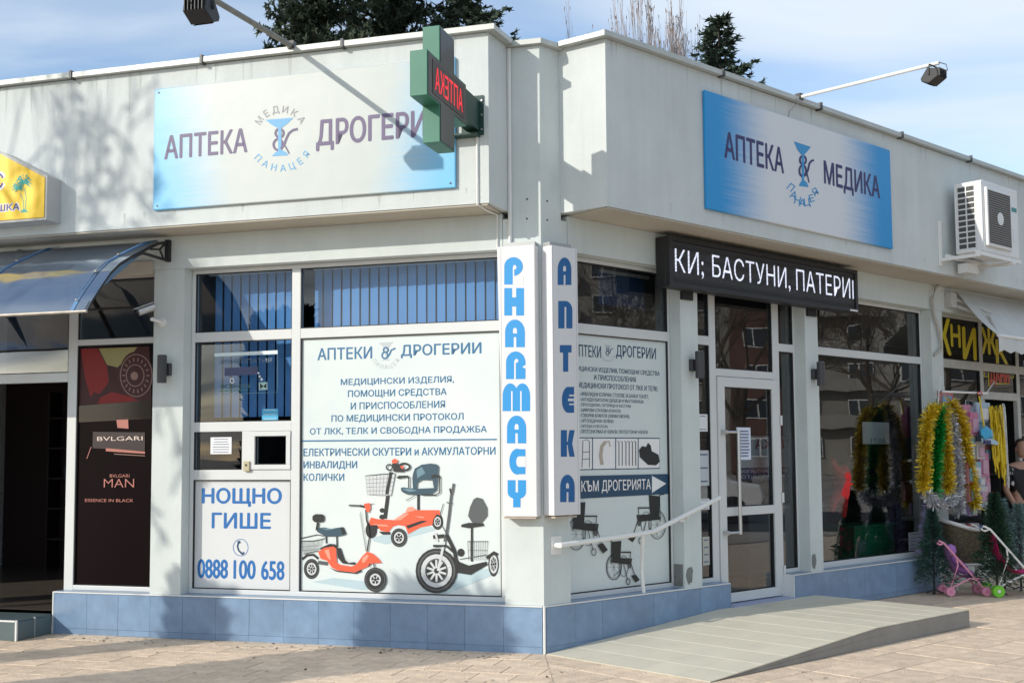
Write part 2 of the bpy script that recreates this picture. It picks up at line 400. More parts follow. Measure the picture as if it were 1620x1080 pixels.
# ------------------------------------------------------------------ the building
bld = thing('shop_building', 'single-storey pale grey commercial building with a flat overhanging parapet and blue tiled plinth', 'building', CO)
def part(mb, name, m=None, parent=bld, **k): return mb.build(name, m, parent, **k)
PL0, PR0 = 0.33, 0.31
ZP = 0.385; ZSOF = 3.65; ZWIN = 3.335
# corner pillar rising through the parapet
pl = [P('L', 0.33, 0), CO.copy(), P('R', 0.31, 0), P('R', 0.31, -0.3), P('L', 0.33, -0.3)]
part(MB().prism(pl, ZP, ZSOF - 0.06), 'pilaster', STUCCO2)
pl2 = [P('L', 0.28, -0.002), P('L', 0.0, 0), P('R', 0.24, -0.002), P('R', 0.24, -0.3), P('L', 0.28, -0.3)]
part(MB().prism(pl2, ZSOF - 0.06, 5.055), 'pilaster', STUCCO2)
part(MB().prism([P('L', 0.30, 0.05), P('L', -0.03, 0.05), P('R', -0.03, 0.05), P('R', 0.26, 0.05), P('R', 0.26, -0.3), P('L', 0.30, -0.3)], 5.057, 5.10), 'coping', COPING)
# left parapet, right parapet
part(MB().prism([P('L', 0.33, 0.38), P('L', 0.278, 0.0), P('L', 0.278, -0.2), P('L', 9.0, -0.2), P('L', 9.0, 0.38)], ZSOF + .003, 5.07), 'parapet', STUCCO)
part(MB().prism([P('R', 0.33, 0.45), P('R', 0.235, 0.0), P('R', 0.235, -0.2), P('R', 15.0, -0.2), P('R', 15.0, 0.45)], ZSOF + .003, 5.07), 'parapet', STUCCO)
part(MB().wbox('L', 0.345, 8.98, -0.1, 0.37, ZSOF - 0.012, ZSOF), 'soffit', SOFFIT)
part(MB().wbox('R', 0.345, 14.98, -0.1, 0.44, ZSOF - 0.012, ZSOF), 'soffit', SOFFIT)
def coping(w, start, off, end, seg):
    u = start
    k = 0
    while u < end:
        e = min(u + seg, end); dz = 0.004 * (k % 2)
        mb = MB(); a0 = P(w, u, off, 0); b0 = P(w, e, off, 0); c0 = P(w, e, -0.22, 0); d0 = P(w, u, -0.22, 0)
        mb.hexa([(p.x, p.y, 5.073 + dz) for p in (a0, b0, c0, d0)], [(p.x, p.y, 5.118 + dz) for p in (a0, b0, c0, d0)])
        part(mb, 'coping', COPING)
        cl = MB(); cl.wbox(w, e - .012, e + .012, off - .06, off + .012, 5.062, 5.135 + dz); part(cl, 'coping_clip', DKGREY)
        u = e; k += 1
coping('L', 0.26, 0.44, 9.0, 1.35); coping('R', 0.26, 0.51, 15.0, 1.6)
# return copings
part(MB().prism([P('L', 0.262, 0.44), P('L', 0.215, 0.06), P('L', 0.262, 0.06)], 5.07, 5.112), 'coping', COPING)
part(MB().prism([P('R', 0.262, 0.51), P('R', 0.17, 0.06), P('R', 0.262, 0.06)], 5.07, 5.112), 'coping', COPING)
sm = MB(); ST_ = mat('rain_stain', (0.50, 0.535, 0.52), 0.95, var=.1)
for w, off, ua, ub in (('L', .3804, .4, 8.5), ('R', .4504, .4, 12.0)):
    for i in range(46):
        u = R.uniform(ua, ub); top = 5.068 if i % 3 else 3.79; ln = R.uniform(.06, .42) if i % 3 else R.uniform(.04, .12); wd = R.uniform(.006, .022)
        sm.face([P(w, u - wd, off, top), P(w, u + wd, off, top), P(w, u + wd * .35, off, top - ln * .6), P(w, u, off, top - ln), P(w, u - wd * .45, off, top - ln * .55)])
part(sm, 'rain_stain', ST_, kind='stuff')
# upper wall strips (above the window heads)
part(MB().wbox('L', 0.335, 9.0, -0.22, 0.0, ZWIN, ZSOF - 0.014), 'upper_wall', STUCCO2)
part(MB().wbox('R', 0.315, 15.0, -0.22, 0.0, ZWIN, ZSOF - 0.014), 'upper_wall', STUCCO2)
# pilasters
def pil(w, u0, u1, z0=ZP, z1=ZWIN): part(MB().wbox(w, u0, u1, -0.24, 0.0, z0, z1 - .002), 'pilaster', STUCCO2)
pil('L', 3.375, 3.69); pil('L', 6.35, 6.75, 0.0)
pil('R', 1.80, 2.055); pil('R', 3.845, 4.08); pil('R', 6.52, 6.80, 0.0)
pil('R', 10.2, 10.5, 0.0); pil('R', 13.0, 13.3, 0.0)
# mortar patches at the pilaster feet, nail holes
pm = MB()
PATCH = mat('mortar_patch', (0.22, 0.23, 0.22), 0.95, var=0.3, vscale=14, bump=0.5)
def blob(w, u, z, ru, rz_, off, m=PATCH, name='mortar_patch', n=14):
    mb = MB(); pts = [P(w, u + ru * math.cos(2 * math.pi * i / n) * R.uniform(.75, 1.1), off, z + rz_ * math.sin(2 * math.pi * i / n) * R.uniform(.75, 1.1)) for i in range(n)]
    ce = P(w, u, off + .004, z)
    for i in range(n): mb.face([ce, pts[i], pts[(i + 1) % n]])
    part(mb, name, m)
blob('R', 1.865, 0.50, 0.055, 0.09, 0.003); blob('R', 3.90, 0.50, 0.045, 0.09, 0.003)
part(MB().wbox('R', 1.792, 1.799, -0.12, -0.02, 0.40, 0.60), 'mortar_patch', PATCH)
for (x, y, w) in ((834, 315, 'L'), (833.7, 346, 'L'), (865.5, 318, 'R'), (865.5, 348, 'R')):
    u, z = hit(x, y, w, 0); part(MB().cyl(P(w, u, 0.0, z), NN[w], 0.008, 0.003, n=8), 'nail_hole', BLACK)
# roof, floor, inner walls
far = 5.2
hull = [CO + NN['L'] * -0.23 + UU['L'] * -0.02, P('L', 8.8, -0.23), P('L', 8.8, -far), CO + (NN['L'] + NN['R']) * -3.6, P('R', 14.8, -far), P('R', 14.8, -0.23)]
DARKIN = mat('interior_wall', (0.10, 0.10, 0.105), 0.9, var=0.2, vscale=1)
def sheet(pts, z, m, name):
    mb = MB(); v = [Vector((p.x, p.y, 0)) for p in pts]
    for t in tessellate_polygon([v]): mb.face([(v[i].x, v[i].y, z) for i in t], None)
    return part(mb, name, m)
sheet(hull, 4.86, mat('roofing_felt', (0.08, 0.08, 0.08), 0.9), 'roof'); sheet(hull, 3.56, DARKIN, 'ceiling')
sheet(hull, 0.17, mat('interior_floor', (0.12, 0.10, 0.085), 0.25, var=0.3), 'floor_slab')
iw = MB()
for a, b in ((1, 2), (2, 3), (3, 4), (4, 5)):
    p, q = hull[a], hull[b]; iw.face([(p.x, p.y, 0), (q.x, q.y, 0), (q.x, q.y, 4.86), (p.x, p.y, 4.86)])
part(iw, 'back_wall', STUCCO)
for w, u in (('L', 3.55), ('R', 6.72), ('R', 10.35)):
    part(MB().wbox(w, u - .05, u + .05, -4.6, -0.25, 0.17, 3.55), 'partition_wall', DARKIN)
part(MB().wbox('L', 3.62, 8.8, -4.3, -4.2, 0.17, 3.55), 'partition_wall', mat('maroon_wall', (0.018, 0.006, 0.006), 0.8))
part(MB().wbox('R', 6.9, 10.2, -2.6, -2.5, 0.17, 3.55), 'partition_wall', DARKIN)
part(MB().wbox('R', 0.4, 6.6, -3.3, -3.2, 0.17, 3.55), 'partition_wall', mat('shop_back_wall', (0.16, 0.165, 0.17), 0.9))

# plinth: concrete core, tiles one by one, light top trim
def plinth(w, u0, u1, z0, z1=ZP, tw=0.333, split=0.33, start=None):
    core = part(MB().wbox(w, u0 + .002, u1 - .002, -0.235, 0.004, z0, z1 - 0.012), 'plinth', GROUT)
    u = u0 if start is None else start
    while u < u1 - 0.01:
        e = min(u + tw, u1)
        for (a, b) in ((0.0, z1 - split), (z1 - split, z1 - 0.014)):
            if b - a < 0.02: continue
            mb = MB(); mb.wbox(w, max(u, u0) + .0012, e - .0012, 0.0045, 0.0125 + R.uniform(0, .0012), a + .001, b - .001); mb.build('tile', TILE, core)
        u = e
    part(MB().wbox(w, u0, u1, -0.16, 0.016, z1 - 0.011, z1), 'plinth_trim', TRIM)
    part(MB().wbox(w, u0 + .002, u1 - .002, -0.165, 0.0, z1 + .0005, z1 + .003), 'plinth_ledge', TILE)
plinth('L', 0.012, 4.70, 0.0); plinth('R', 0.012, 2.46, 0.0); plinth('R', 3.52, 6.52, 0.0); plinth('L', 6.3, 8.9, 0.0)
part(MB().cyl(P('L', -0.002, 0.004, 0.0), (0, 0, 1), 0.012, 0.384, n=10), 'corner_trim', TRIM)
part(MB().wbox('R', 3.508, 3.52, -0.14, 0.018, 0.16, 0.384), 'corner_trim', TRIM)
part(MB().wbox('R', 2.46, 2.468, -0.14, 0.014, 0.0, 0.384), 'corner_trim', TILE)
part(MB().wbox('L', 4.70, 4.712, -0.14, 0.016, 0.0, 0.384), 'corner_trim', TRIM)

# ------------------------------------------------------------------ windows
FO, FB = -0.125, -0.185      # frame front and back
GO = -0.152                  # pane plane
def pane(w, u0, u1, z0, z1, parent, gl, gasket=True, name='pane', off=GO):
    mb = MB(); mb.face([P(w, u0, off, z0), P(w, u1, off, z0), P(w, u1, off, z1), P(w, u0, off, z1)]); mb.build(name, gl, parent)
    if gasket:
        k = MB(); t = 0.008
        for (a, b, c, d) in ((u0, u1, z0, z0 + t), (u0, u1, z1 - t, z1), (u0, u0 + t, z0 + t, z1 - t), (u1 - t, u1, z0 + t, z1 - t)): k.wbox(w, a, b, off + .001, FO - .006, c, d)
        k.build('gasket', DARKJ, parent)
def bars(w, rects, parent, m=PVC):
    for (u0, u1, z0, z1, *e) in rects:
        d = e[0] if e else 0.0
        MB().wbox(w, u0, u1, FB, FO + d, z0, z1).build('frame', m, parent, bevel=0.004)
def window(label=None):
    o = bpy.data.objects.new('window', None); COL.objects.link(o); o.parent = bld
    if label: o['label'] = label
    return o
Z0, ZA, ZB, ZC, ZD, ZE, ZF, ZG, ZT = 0.388, 0.43, 1.407, 1.497, 1.842, 1.930, 2.664, 2.752, 3.295
w1 = window('left facade window wall with night hatch')
bars('L', [(0.335, 3.373, ZT, ZWIN - .002), (0.335, 3.373, Z0, ZA), (3.335, 3.373, ZA, ZT), (2.267, 2.353, ZA, ZT), (0.335, 0.40, ZA, ZT),
           (0.40, 2.267, ZF, ZG, -.001), (2.353, 3.335, ZF, ZG, -.001), (2.353, 3.335, ZD, ZE, -.001), (2.353, 3.335, ZB, ZC, -.001), (2.76, 2.842, ZC, ZD, -.001)], w1)
pane('L', 2.353, 3.335, ZG, ZT, w1, GLASS_L); pane('L', 0.40, 2.267, ZG, ZT, w1, GLASS_L)
pane('L', 2.353, 3.335, ZE, ZF, w1, GLASS_L); pane('L', 2.842, 3.335, ZC, ZD, w1, GLASS_L)
# hatch
hh = MB()
for (a, b, c, d) in ((2.353, 2.76, ZC + .002, ZC + .045), (2.353, 2.76, ZD - .045, ZD - .002), (2.355, 2.397, ZC + .045, ZD - .045), (2.708, 2.758, ZC + .045, ZD - .045)): hh.wbox('L', a, b, FB, FO + .012, c, d)
hh.build('hatch_frame', PVC, w1, bevel=.003); pane('L', 2.397, 2.708, ZC + .045, ZD - .045, w1, GLASS_L, name='hatch_pane')
SHEET = mat('vinyl_panel', (0.66, 0.70, 0.71), 0.3, var=0.03)
gs = MB()
t = .008
for (a0, a1, b0, b1) in ((2.353, 3.335, ZA, ZB), (0.40, 2.267, ZA, ZF)):
    for (a, b, c, d) in ((a0, a1, b0, b0 + t), (a0, a1, b1 - t, b1), (a0, a0 + t, b0 + t, b1 - t), (a1 - t, a1, b0 + t, b1 - t)): gs.wbox('L', a, b, GO + .001, FO - .006, c, d)
gs.build('gasket', DARKJ, w1)
pane('L', 2.353, 3.335, ZA, ZB, w1, SHEET, False, 'infill_panel', GO - .002); pane('L', 0.40, 2.267, ZA, ZF, w1, SHEET, False, 'infill_panel', GO - .002)
# perfumery shopfront (far left)
w2 = window('perfumery shopfront window frame')
bars('L', [(3.692, 3.745, ZA, ZT), (4.60, 4.70, 0.19, ZT), (3.692, 8.8, ZT, ZWIN - .002), (3.692, 4.60, Z0, ZA), (3.745, 4.60, ZF + .012, ZG - .02, -.001), (4.70, 6.35, 2.335, 2.425, -.001), (6.25, 6.35, 0.19, 2.335)], w2)
bars('L', [(3.745, 4.60, 3.01, 3.03, -.012)], w2, DARKJ)
pane('L', 3.745, 4.60, ZG - .02, ZT, w2, GLASS_L); pane('L', 4.70, 6.35, 2.425, ZT, w2, GLASS_L); pane('L', 3.745, 4.60, ZA, ZF + .012, w2, GLASS_L, name='pane')
part(MB().wbox('L', 3.70, 4.62, -0.12, 0.02, 3.30, 3.42), 'shutter_box', mat('beige_metal', (0.5, 0.46, 0.40), 0.5), bevel=.006)
# right of the corner
w3 = window('right facade window next to the corner pillar')
bars('R', [(0.315, 1.797, ZT, ZWIN - .002), (0.315, 1.797, Z0, ZA), (1.768, 1.797, ZA, ZT), (0.315, 0.36, ZA, ZT), (0.36, 1.768, ZF, ZG, -.001)], w3)
pane('R', 0.36, 1.768, ZG, ZT, w3, GLASS_R)
gs = MB()
for (a, b, c, d) in ((0.36, 1.768, ZA, ZA + t), (0.36, 1.768, ZF - t, ZF), (0.36, 0.36 + t, ZA + t, ZF - t), (1.768 - t, 1.768, ZA + t, ZF - t)): gs.wbox('R', a, b, GO + .001, FO - .006, c, d)
gs.build('gasket', DARKJ, w3); pane('R', 0.36, 1.768, ZA, ZF, w3, SHEET, False, 'infill_panel', GO - .002)
w4 = window('door surround with side lights and fanlight')
bars('R', [(2.057, 3.843, ZT, ZWIN - .002), (2.057, 2.10, Z0, ZT), (2.385, 2.485, 0.165, ZT), (3.435, 3.548, 0.165, ZT), (3.808, 3.843, Z0, ZT), (2.10, 2.385, Z0, ZA), (2.10, 2.385, ZF, ZG, -.001),
           (2.485, 3.435, 2.37, 2.445, -.001), (3.548, 3.808, Z0, ZA), (3.548, 3.808, ZF + .006, ZG, -.001)], w4)
pane('R', 2.10, 2.385, ZG, ZT, w4, GLASS_R); pane('R', 2.10, 2.385, ZA, ZF, w4, GLASS_R); pane('R', 2.485, 3.435, 2.445, ZT, w4, GLASS_R)
pane('R', 3.548, 3.808, ZG, ZT, w4, GLASS_R); pane('R', 3.548, 3.808, ZA, ZF, w4, GLASS_R)
w5 = window('large right facade shop window')
bars('R', [(4.082, 6.518, ZT, ZWIN - .002), (4.082, 4.15, Z0, ZT), (6.482, 6.518, Z0, ZT), (4.15, 6.482, Z0, ZA + .02), (4.15, 6.482, ZF + .012, ZG + .008, -.001)], w5)
pane('R', 4.15, 6.482, ZG + .008, ZT, w5, GLASS_R); pane('R', 4.15, 6.482, ZA + .02, ZF + .012, w5, GLASS_R)
OLDW = mat('old_white_frame', (0.55, 0.55, 0.52), 0.6, var=0.2, vscale=8)
w6 = window('toy shop window wall')
bars('R', [(6.80, 10.2, ZT, ZWIN - .002), (6.80, 7.04, 0.0, ZT), (8.01, 8.10, 2.38, ZT), (9.06, 9.15, 2.38, ZT), (9.15, 10.2, ZF, ZG + .02, -.001), (7.04, 8.01, ZF, ZG + .02, -.001), (8.10, 9.06, ZF, ZG + .02, -.001), (8.10, 9.06, 2.30, 2.40, -.001), (8.01, 8.10, 0.0, 2.38), (9.06, 9.15, 0.0, 2.38), (7.04, 8.01, 0.0, 0.5)], w6, OLDW)
DUSTY = glass('dusty_glass', (0.35, 0.36, 0.36), 0.8)
for a, b, c, d in ((7.04, 8.01, ZG + .02, ZT), (8.10, 9.06, ZG + .02, ZT), (9.15, 10.2, ZG + .02, ZT), (7.04, 8.01, .5, ZF), (8.10, 9.06, 2.40, ZF), (9.15, 10.2, .02, ZF)): pane('R', a, b, c, d, w6, DUSTY)
# toy shop window lettering: yellow foil letters of uneven size
YEL = mat('yellow_foil', (0.62, 0.50, 0.02), 0.5); REDF = mat('red_foil', (0.45, 0.06, 0.03), 0.5)
o6 = GO + .004
def foil(s, x0, y0, x1, y1): T(w6, 'R', o6, s, x0, y0, x1, y1, YEL, bold=0.04, name='window_letter')
k = lambda x, y: (1460 + x / 4.5, 420 + y / 4.5)
for s, a, b in (('К', (128, 625), (190, 378)), ('Н', (203, 572), (262, 428)), ('И', (290, 660), (372, 452)), ('Ж', (420, 622), (520, 455)), ('К', (525, 700), (602, 540))):
    foil(s, *k(*a), *k(*b))
pr = Print('R', o6, 1460, 420, 4.5)
pr.line([(468, 742), (614, 742), (614, 840), (500, 840), (488, 856), (470, 856)], 7, YEL, True); pr.line([(436, 756), (466, 756), (466, 790), (436, 790)], 7, YEL, True); pr.line([(614, 762), (644, 762), (644, 798), (614, 798)], 7, YEL, True)
pr.build('window_letter', w6)
T(w6, 'R', o6 + .002, 'ДАНИ', *k(480, 828), *k(612, 738), REDF, bold=0.05, name='window_letter', label='red word with yellow outline on the toy shop window')

# door
dr = bpy.data.objects.new('door', None); COL.objects.link(dr); dr.parent = bld; dr['label'] = 'white glazed entrance door with steel pull handle'
db = MB(); o_ = FO + .014
for (a, b, c, d) in ((2.49, 2.60, .172, 2.365), (3.395, 3.515, .172, 2.365), (2.60, 3.395, 2.268, 2.365), (2.60, 3.395, .172, .262), (2.60, 3.395, 1.005, 1.09)): db.wbox('R', a, b, FB + .01, o_ if a in (2.49, 3.395) else o_ - .001, c, d)
db.build('door_leaf', PVC, dr, bevel=.004)
pane('R', 2.60, 3.395, 1.09, 2.268, dr, GLASS_R); pane('R', 2.60, 3.395, .262, 1.005, dr, GLASS_R)
hd = MB(); hz0, hz1 = hit(1142, 843, 'R', -.10)[1], hit(1136, 683, 'R', -.10)[1]; hu = 2.545
hd.wbox('R', hu - .02, hu + .02, o_, o_ + .05, hz1 - .02, hz1 + .02).wbox('R', hu - .02, hu + .02, o_, o_ + .05, hz0 - .02, hz0 + .02)
hd.tube([P('R', hu, o_ + .045, hz1), P('R', hu + .18, o_ + .06, hz1)], .013).tube([P('R', hu, o_ + .045, hz0), P('R', hu + .18, o_ + .06, hz0)], .013).tube([P('R', hu + .18, o_ + .06, hz1 + .02), P('R', hu + .18, o_ + .06, hz0 - .02)], .019, n=12)
hd.build('door_handle', STEEL, dr, smooth=False)
for z in (0.42, 1.16, 1.95):
    MB().cyl(P('R', 3.53, o_ + .006, z - .05), (0, 0, 1), .014, .10, n=10).build('hinge', PVC, dr)
part(MB().wbox('R', 2.468, 3.508, -0.2, 0.05, 0.12, 0.163), 'threshold', mat('threshold_tile', rgb(150, 160, 190), 0.4))

# ------------------------------------------------------------------ ramp in front of the door
RAMPT = mat('ramp_tile', (0.68, 0.635, 0.51), 0.55, var=0.12, vscale=3, rnd=0.06, bump=0.1, bscale=40)
ramp = thing('entrance_ramp', 'low pale tiled ramp and landing in front of the pharmacy door', 'ramp', P('R', 0, 0, 0))
RE, RW, RB, RZ = 3.87, 1.68, 2.25, 0.150
def rz_(u): return RZ * min(1, max(0, u) / RB) + 0.002
rb = MB()
side = [(0.0, 0.0), (RE, 0.0), (RE, RZ - .007), (RB, RZ - .007), (0.05, -0.003)]
rb.hexa([P('R', u, 0.018, z) for u, z in side], [P('R', u, RW, z) for u, z in side])
rb.build('concrete_base', mat('ramp_concrete', (0.30, 0.285, 0.26), 0.9, var=0.25, vscale=3, bump=0.3), ramp)
nb = 9; tu = RB / 7; cols = [i * tu for i in range(8)] + [RB + (RE - RB) * i / 5 for i in range(1, 6)]
for i in range(len(cols) - 1):
    a, b = cols[i], cols[i + 1]
    for j in range(5):
        c, d = 0.02 + (RW - .02) * j / 5, 0.02 + (RW - .02) * (j + 1) / 5; g_ = .003
        q = [(a + g_, c + .0006), (b - g_, c + .0006), (b - g_, d - .0006), (a + g_, d - .0006)]
        mb = MB(); mb.hexa([P('R', u, o, rz_(u) - .006) for u, o in q], [P('R', u, o, rz_(u) + .0015) for u, o in q]); mb.build('tile', RAMPT, ramp)
JT = mat('ramp_joint', (0.70, 0.66, 0.54), 0.8)
jm = MB()
for i, a in enumerate(cols[1:-1]): jm.hexa([P('R', u, o, rz_(u) - .0055) for u, o in ((a - .0035, .02), (a + .0035, .02), (a + .0035, RW), (a - .0035, RW))], [P('R', u, o, rz_(u) + .0022) for u, o in ((a - .0035, .02), (a + .0035, .02), (a + .0035, RW), (a - .0035, RW))])
jm.build('joint_strip', JT, ramp)
# door step of the perfumery
st = thing('door_step', 'grey tiled door step in front of the dark perfumery entrance', 'step', P('L', 4.9, 0, 0))
STT = mat('step_tile', rgb(92, 108, 112), 0.35, var=0.2, vscale=6, rnd=0.1)
s0 = [zhit(65, 1013), zhit(120, 1006), P('L', 4.71, .02), P('L', 8.2, .02), P('L', 8.2, .55)]
so = 0.48
MB().wbox('L', 4.725, 7.6, 0.02, so, 0.0, 0.165).build('step_core', GROUT, st)
u = 4.72
while u < 7.5:
    MB().wbox('L', u + .003, u + .33, 0.021, so + .006, 0.167, 0.18).build('tile', STT, st); MB().wbox('L', u + .003, u + .33, so + .002, so + .012, 0.003, 0.164).build('tile', STT, st); u += .333
for a, b in ((0.02, 0.25), (0.25, so)): MB().wbox('L', 4.711, 4.723, a + .003, b - .003, 0.003, 0.164).build('tile', STT, st)
MB().wbox('L', 4.712, 4.728, so - .003, so + .014, 0.0, 0.182).wbox('L', 4.712, 4.728, .242, .254, 0.0, .1805).wbox('L', 4.729, 7.6, so + .0125, so + .018, .165, .181).build('edge_trim', TRIM, st)

# ================================================================== SIGNS AND PRINT
def banner_mat(name, edge, white, lo, hi, low_bias, streak):
    m = bpy.data.materials.new(name); m.use_nodes = True; t = m.node_tree; b = t.nodes['Principled BSDF']; b.inputs['Roughness'].default_value = 0.42
    tcn = nd(t, 'ShaderNodeTexCoord'); sp_ = nd(t, 'ShaderNodeSeparateXYZ'); t.links.new(tcn.outputs['Generated'], sp_.inputs[0])
    a = nd(t, 'ShaderNodeMath', operation='SUBTRACT', inp={1: 0.5}); t.links.new(sp_.outputs['X'], a.inputs[0])
    ab = nd(t, 'ShaderNodeMath', operation='ABSOLUTE'); t.links.new(a.outputs[0], ab.inputs[0])
    zb = nd(t, 'ShaderNodeMath', operation='MULTIPLY', inp={1: -low_bias}); t.links.new(sp_.outputs['Z'], zb.inputs[0])
    s1 = nd(t, 'ShaderNodeMath', operation='ADD'); t.links.new(ab.outputs[0], s1.inputs[0]); t.links.new(zb.outputs[0], s1.inputs[1])
    mpn = nd(t, 'ShaderNodeMapping'); mpn.inputs['Scale'].default_value = (2.0, 2.0, 60); t.links.new(tcn.outputs['Generated'], mpn.inputs['Vector'])
    n = nd(t, 'ShaderNodeTexNoise', inp={'Scale': 1.6, 'Detail': 3}); t.links.new(mpn.outputs[0], n.inputs['Vector'])
    s2 = nd(t, 'ShaderNodeMath', operation='MULTIPLY_ADD', inp={1: streak}); t.links.new(n.outputs['Fac'], s2.inputs[0]); t.links.new(s1.outputs[0], s2.inputs[2])
    r = nd(t, 'ShaderNodeMapRange', interpolation_type='SMOOTHSTEP', inp={'From Min': lo + streak * .5, 'From Max': hi + streak * .5}); t.links.new(s2.outputs[0], r.inputs['Value'])
    mx = nd(t, 'ShaderNodeMix', data_type='RGBA'); mx.inputs[6].default_value = (*white, 1); mx.inputs[7].default_value = (*edge, 1); t.links.new(r.outputs[0], mx.inputs[0]); t.links.new(mx.outputs[2], b.inputs['Base Color'])
    n2 = nd(t, 'ShaderNodeTexNoise', inp={'Scale': 3.0, 'Detail': 2}); t.links.new(tcn.outputs['Object'], n2.inputs['Vector'])
    bp = nd(t, 'ShaderNodeBump', inp={'Strength': 0.10, 'Distance': 0.04}); t.links.new(n2.outputs['Fac'], bp.inputs['Height']); t.links.new(bp.outputs[0], b.inputs['Normal'])
    return m
CYAN = mat('cyan_print', rgb(55, 145, 200), 0.5); CYANL = mat('faded_cyan_print', rgb(95, 160, 205), 0.5)
PURP = mat('faded_purple_print', rgb(98, 86, 122), 0.5, var=0.25, vscale=2); GREYP = mat('grey_print', rgb(140, 138, 146), 0.5)
def logo(parent, pr, bowl, stem, base, rings, snake, tail, cb, cs, wd):
    pr.poly(bowl, cb).poly(base, cb)
    for (cx, cy, rx, ry) in rings: pr.ring(cx, cy, rx, ry, wd, cs)
    pr.poly(stem, cb); pr.line(snake, wd, cs); pr.line(tail, wd * .6, cs)
    pr.build('emblem', parent)
# left banner
sl = thing('billboard_sign', 'faded white and light blue pharmacy banner on the left parapet reading АПТЕКА ДРОГЕРИ', 'sign', P('L', 2.0, .38, 4.3))
MB().wbox('L', 0.607, 3.445, 0.382, 0.412, 3.792, 4.887).build('banner', banner_mat('banner_left', rgb(105, 180, 222), (0.46, 0.50, 0.485), 0.18, 0.48, 0.10, 0.10), sl, bevel=.008)
q = 0.4135
T(sl, 'L', q, 'АПТЕКА', 260.4, 252, 391, 203, PURP, bold=.022)
T(sl, 'L', q, 'ДРОГЕРИ', 501, 231.5, 673, 174, PURP, bold=.022)
pr = Print('L', q, 380, 140, 7.2)
logo(sl, pr, [(290, 358), (605, 335), (545, 395), (480, 445), (410, 445), (345, 405)], [(432, 430), (468, 430), (468, 720), (432, 720)], [(358, 772), (400, 730), (430, 708), (480, 703), (520, 725), (548, 762)],
     [(448, 510, 46, 48), (432, 640, 52, 62)], [(462, 690), (500, 640), (525, 570), (555, 510), (600, 475), (655, 462)], [(500, 640), (530, 690), (558, 742)], CYANL, PURP, 27)
arc_text(sl, 'L', q, 'МЕДИКА', 380 + 462 / 7.2, 140 + 530 / 7.2, 255 / 7.2, 255 / 7.2, 146, 36, 108 / 7.2, GREYP, bold=.012)
arc_text(sl, 'L', q, 'ПАНАЦЕЯ', 380 + 462 / 7.2, 140 + 530 / 7.2, 395 / 7.2, 415 / 7.2, 224, 324, 104 / 7.2, CYANL, inside=True, bold=.012)
for u, z in ((3.40, 4.85), (3.40, 3.83), (.65, 4.85), (.65, 3.83)): MB().cyl(P('L', u, .412, z), NN['L'], .008, .004, n=8).build('screw', DKGREY, sl)
# right banner
sr = thing('billboard_sign', 'white banner with strong blue ends on the right parapet reading АПТЕКА МЕДИКА', 'sign', P('R', 3.2, .45, 4.3))
MB().wbox('R', 1.612, 4.832, 0.452, 0.485, 3.806, 4.893).build('banner', banner_mat('banner_right', rgb(28, 142, 206), (0.66, 0.68, 0.71), 0.16, 0.44, 0.0, 0.12), sr, bevel=.008)
q = 0.4865
T(sr, 'R', q, 'АПТЕКА', 1146.7, 249, 1239, 235, NAVY, bold=.022); T(sr, 'R', q, 'МЕДИКА', 1304.4, 290.7, 1391, 280, NAVY, bold=.022)
pr = Print('R', q, 1080, 0, 2.7)
logo(sr, pr, [(475, 604), (548, 628), (530, 650), (518, 662), (503, 658), (490, 640)], [(509, 655), (519, 658), (519, 775), (509, 772)], [(496, 794), (504, 778), (512, 770), (522, 772), (532, 782), (538, 800)],
     [(514, 684, 13, 18), (513, 730, 14, 24)], [(524, 752), (536, 725), (541, 700), (550, 688), (561, 684)], [(530, 735), (536, 760), (540, 780)], CYAN, NAVY, 8.5)
arc_text(sr, 'R', q, 'ПАНАЦЕЯ', 1080 + 517 / 2.7, 735 / 2.7, 76 / 2.7, 147 / 2.7, 212, 318, 43 / 2.7, CYAN, inside=True, bold=.012)

# LED ticker
led = thing('led_sign', 'long black LED ticker above the door with white scrolling words КИ; БАСТУНИ, ПАТЕРИ', 'sign', P('R', 3.0, 0, 3.36))
MB().wbox('R', 1.45, 4.62, 0.01, 0.125, 3.128, 3.589).build('housing', BLACK, led, bevel=.006)
fr = MB()
for (a, b, c, d) in ((1.45, 4.62, 3.128, 3.168), (1.45, 4.62, 3.549, 3.589), (1.45, 1.50, 3.168, 3.549), (4.575, 4.62, 3.168, 3.549)): fr.wbox('R', a, b, .126, .172, c, d)
fr.build('bezel', BLACK, led)
LM = bpy.data.materials.new('led_louvre'); LM.use_nodes = True; t_ = LM.node_tree; b_ = t_.nodes['Principled BSDF']; b_.inputs['Roughness'].default_value = .55
tcn = nd(t_, 'ShaderNodeTexCoord'); wv = nd(t_, 'ShaderNodeTexWave', wave_type='BANDS', bands_direction='Z', inp={'Scale': 22.0}); t_.links.new(tcn.outputs['Object'], wv.inputs['Vector'])
rr_ = nd(t_, 'ShaderNodeValToRGB'); rr_.color_ramp.elements[0].color = (.012, .012, .013, 1); rr_.color_ramp.elements[1].color = (.10, .10, .105, 1); t_.links.new(wv.outputs['Fac'], rr_.inputs[0]); t_.links.new(rr_.outputs[0], b_.inputs['Base Color'])
MB().wbox('R', 1.50, 4.575, .126, .150, 3.168, 3.549).build('display', LM, led)
LEDW = mat('white_led', (0.80, 0.84, 1.0), 0.5, emit=0.85)
k = lambda x, y: (1010 + x / 4.378, 350 + y / 4.378)
lv = MB()
for i in range(30): zz = 3.18 + i * .0125; lv.wbox('R', 1.50, 4.575, .1545, .1555, zz, zz + .0042)
lv.build('louvre_grid', BLACK, led, kind='stuff')
